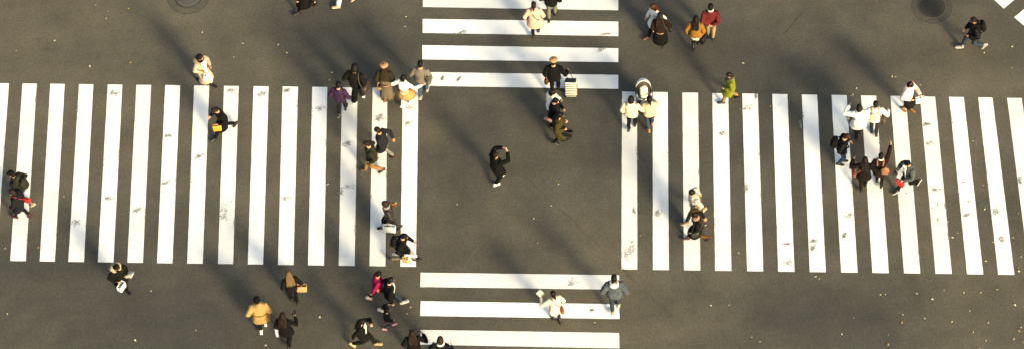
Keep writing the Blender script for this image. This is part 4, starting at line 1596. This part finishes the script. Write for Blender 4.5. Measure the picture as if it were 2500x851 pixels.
Person((1735, 17), 'person in red jacket and beige trousers with hands behind the back', hd=4, H=1.68, stride=.22, w=1.10, hair=('short', '#100d0d'),
       top=dict(c='#74282a', hem=-.12, ext=.036, collar='#dcd7cc', pocket=False), bottom=('trousers', '#a98f68'), shoes=('#1b1310', '#120f0d', 0), arms=('back', 'back'))
# green coat
Person((1779, 184), 'person in lime green coat with grey scarf', hd=266, H=1.54, stride=.62, w=.94, lean=4, hair=('tail', '#2c1c16'), scarf='#57514f',
       top=dict(c='#898c28', hem=-.34, ext=.038, flare=.05, name='coat', kind='cloth'), bottom=('trousers', '#a5865f'), shoes=('#17130f', None, 0), arms=('bent', 'pocket'), lead='L')
# lower middle
Person((1499, 678), 'person in grey blue denim jacket with white hood on the lower zebra', hd=2, H=1.86, stride=.36, w=1.02, hair=('short', '#15110f'),
       top=dict(c='#59616b', hem=-.12, ext=.046, kind='denim', hood='#d9d2c2', fold=.013), bottom=('trousers', '#38434f', .45, 0, None, 'denim'),
       shoes=('#c9ad84', '#d9c8a8', 0), arms=((.06, .10, -.36), (.06, .10, -.36)), lead='R')
p = Person((1350, 716), 'person in beige top and white skirt stretching one arm out on the lower zebra', hd=338, H=1.58, stride=.38, w=.92, lean=6, hair=('tail', '#24140f'),
           top=dict(c='#dac6a8', hem=-.10, ext=.034, kind='knit', pocket=False), bottom=('skirt', '#ddd6c6', .42, .02, '#3b2a20'), shoes=('#15110f', None, .2),
           arms=((.17, .26, -.08), 'bent'), grip='L', lead='L')
p.sheet('L', 'pale folded leaflet in the outstretched hand on the lower zebra', '#d6cdb0', w=.20, h=.22, tilt=30, yaw=30)
p.shoulder_bag(1, 'orange shoulder bag worn over the beige top', '#c4661a', w=.28, h=.26, d=.13, z=.88, y=-.16, x=.16, strap='cross', sc='#4a1f2a')
# right crossing pair
p = Person((1688, 470), 'person in pale grey jacket on the right zebra, above the black dress', hd=248, H=1.68, stride=.72, lean=8, hair=('short', '#1b1310'),
           top=dict(c='#b9b4a9', hem=-.10, ext=.038), bottom=('trousers', '#4a4a44'), shoes=('#b98a4c', '#d9d2c2', 0), arms=('pocket', 'swingb'), lead='L')
p.shoulder_bag(-1, 'tan leather bag at the side of the pale grey jacket', '#95692c', w=.34, h=.30, d=.12, z=.98, y=.08, x=.25, strap='cross', sc='#8a6a3a')
p = Person((1695, 525), 'person in black dress and dusty pink shawl on the right zebra', hd=262, H=1.60, stride=.74, w=.95, lean=8, hair=('bun', '#20130f'),
           top=dict(c='#1b1714', hem=-.42, ext=.032, flare=.06, name='dress', collar='#b08b76', pocket=False), bottom=('trousers', '#6b4a28'), shoes=('#4f1f1b', '#2a1512', .12),
           scarf='#b5917c', arms=('swingf', 'swingb'), lead='R')
p.shoulder_bag(-1, 'dark green bag swinging from the person in the black dress', '#22281f', w=.26, h=.22, d=.11, z=.82, y=.16, x=.26)
# right cluster
p = Person((2098, 262), 'person in long white shirt holding up a phone on the right zebra', hd=352, H=1.64, stride=.40, w=1.02, hair=('bob', '#2a1710'),
           top=dict(c='#e4e0d6', hem=-.32, ext=.050, flare=.05, name='shirt_coat', pocket=False), bottom=('trousers', '#1b1512'), shoes=('#15110f', None, .2),
           arms=((.10, .30, .02), (.14, .16, -.34)), grip='L', lead='R')
p.phone('L', 'pale phone raised in the left hand of the white shirt wearer', '#a8a39a', up=.6)
p.shoulder_bag(-1, 'small silver bag at the left side of the white shirt wearer', '#8f8b86', w=.20, h=.18, d=.11, z=1.12, y=.12, x=.34, strap='same', sc='#2a2724')
p = Person((2138, 254), 'person in white jacket with a brown bag, right of the long white shirt', hd=4, H=1.62, stride=.22, w=1.04, hair=('short', '#140f0e'),
           top=dict(c='#dbd7cd', hem=-.10, ext=.040), bottom=('trousers', '#3a3836'), shoes=('#15130f', None, .1), arms=((.16, .10, -.34), (.22, .18, -.26)))
p.shoulder_bag(1, 'olive brown shoulder bag on the white jacket', '#5c4526', w=.34, h=.30, d=.14, z=.98, y=-.08, x=.28)
p.backpack('flat beige bag on the back of the white jacket', '#cdbb9c', w=.24, h=.34, d=.08, x=-.06, ext=.034)
p = Person((2068, 334), 'person in black jacket and blue jeans with a black backpack', hd=96, H=1.64, stride=.16, lean=8, hair=('short', '#43230f'),
           top=dict(c='#181817', hem=-.10, ext=.038, kind='puffer'), bottom=('trousers', '#4f6a8a', .45, 0, None, 'denim'), shoes=('#171513', '#d5d1c6', 0),
           arms=('bent', 'pocket'), nod=24)
p.backpack('large black backpack on the person in blue jeans', '#121213', w=.32, h=.46, d=.20, ext=.036)
p = Person((2112, 390), 'person in dark brown coat with one hand raised and a striped bag', hd=2, H=1.60, stride=.34, w=.98, hair=('long', '#1c100c'),
           top=dict(c='#1a1110', hem=-.34, ext=.040, flare=.04, name='coat'), bottom=('trousers', '#231411'), shoes=('#1a1311', None, .28),
           arms=((.18, .20, .02), (.20, .05, -.30)), lead='R')
p.shoulder_bag(-1, 'tan and red striped bag on the arm of the dark brown coat', '#a8622f', w=.28, h=.26, d=.12, z=.96, y=.0, x=.32, flap='#8a2a1c')
p = Person((2151, 380), 'person in chocolate brown coat pointing with one arm stretched high', hd=8, H=1.58, stride=.32, w=.96, hair=('bun', '#22130d'),
           top=dict(c='#2b1813', hem=-.36, ext=.036, flare=.05, name='coat', collar='#ded9cd'), bottom=('trousers', '#1c1210'), shoes=('#17110f', None, .28),
           arms=('pocket', (.10, .36, .40)), lead='L')
p.backpack('round tan bag slung on the right side of the chocolate coat', '#b5764f', w=.28, h=.30, d=.14, x=.17, ext=.03, hh=.26, rnd=2.2, mk='leather')
p = Person((2215, 400), 'person in black cap and grey denim jacket striding with a red bag', hd=236, H=1.64, stride=.80, lean=8, hair=('short', HB),
           hat=('cap', '#111113', '#dcd9d0'), top=dict(c='#5b605f', hem=-.10, ext=.042, kind='denim', inner='#dedad0'), bottom=('trousers', '#131212'),
           shoes=('#171615', '#dedbd2', 0), arms=('front', (.10, .26, -.32)), grip='LR', lead='R', nod=12)
p.camera_thing('R', 'black camera in the hands of the person in black cap')
p.paper_bag('L', 'red and white bag hanging in front of the grey denim jacket', '#cf2a20', w=.28, h=.28, d=.08, hl=.06, yaw=20, mk='plastic', hc='#e2ded4', out=-.04)
p = Person((2224, 208), 'person in pale pink jacket with a pink bow in black hair', hd=128, H=1.56, stride=.30, w=.98, hair=('bob', '#130e10'), hat=('bow', '#cf7f86'),
           top=dict(c='#e2bdb6', hem=-.06, ext=.046, kind='knit', fold=.012, pocket=False), bottom=('skirt', '#1c1615', .46, .05, '#c49b82'), shoes=('#a8713e', '#5a3c22', .2),
           arms=('front', 'bent'), grip='L', nod=16)
p.paper_bag('L', 'square white paper bag held by the person in pink', '#e6e3da', w=.30, h=.28, d=.10, hl=.10, yaw=-40)
p = Person((2376, 50), 'person in black padded jacket and pale sneakers walking at the top right', hd=262, H=1.70, stride=.78, lean=6, w=1.04, hair=('short', '#120f0f'), skin='#b97f58',
           top=dict(c='#101012', hem=-.14, ext=.046, kind='puffer', collar='#131313'), bottom=('trousers', '#34434f', .45, 0, None, 'denim'), shoes=('#a49f96', '#b8b2a8', .1),
           arms=('bent', 'swingf'), lead='R')
p.backpack('black backpack on the person in pale sneakers', '#141415', w=.30, h=.42, d=.16, ext=.04)

# ---------------------------------------------------------------- light
sv = at(1062, 262) - at(1215, 440)
sdir = V((-sv.x, -sv.y, 0)).normalized()
EL = R(21)
S = (sdir * math.cos(EL) + V((0, 0, math.sin(EL))))
sun = bpy.data.lights.new('sun', 'SUN')
sun.energy = 3.6
sun.angle = R(13)
sun.color = (1.0, .84, .58)
so = bpy.data.objects.new('sun', sun)
so.rotation_euler = (-S).to_track_quat('-Z', 'Y').to_euler()
COL.objects.link(so)
w = bpy.data.worlds.new('World')
scene.world = w
w.use_nodes = True
nt = w.node_tree
bg = nt.nodes['Background']
sky = nt.nodes.new('ShaderNodeTexSky')
sky.sky_type = 'NISHITA'
sky.sun_disc = False
sky.sun_elevation = EL
sky.sun_rotation = math.atan2(S.x, S.y)
sky.air_density = 1.0
sky.dust_density = 4.0
nt.links.new(sky.outputs[0], bg.inputs[0])
bg.inputs[1].default_value = .15
scene.view_settings.view_transform = 'Standard'
scene.view_settings.look = 'None'
scene.view_settings.exposure = EXPOSURE
scene.view_settings.gamma = 1
scene.view_settings.use_white_balance = True
scene.view_settings.white_balance_temperature = 7000
scene.view_settings.white_balance_tint = 3
scene.view_settings.use_curve_mapping = False
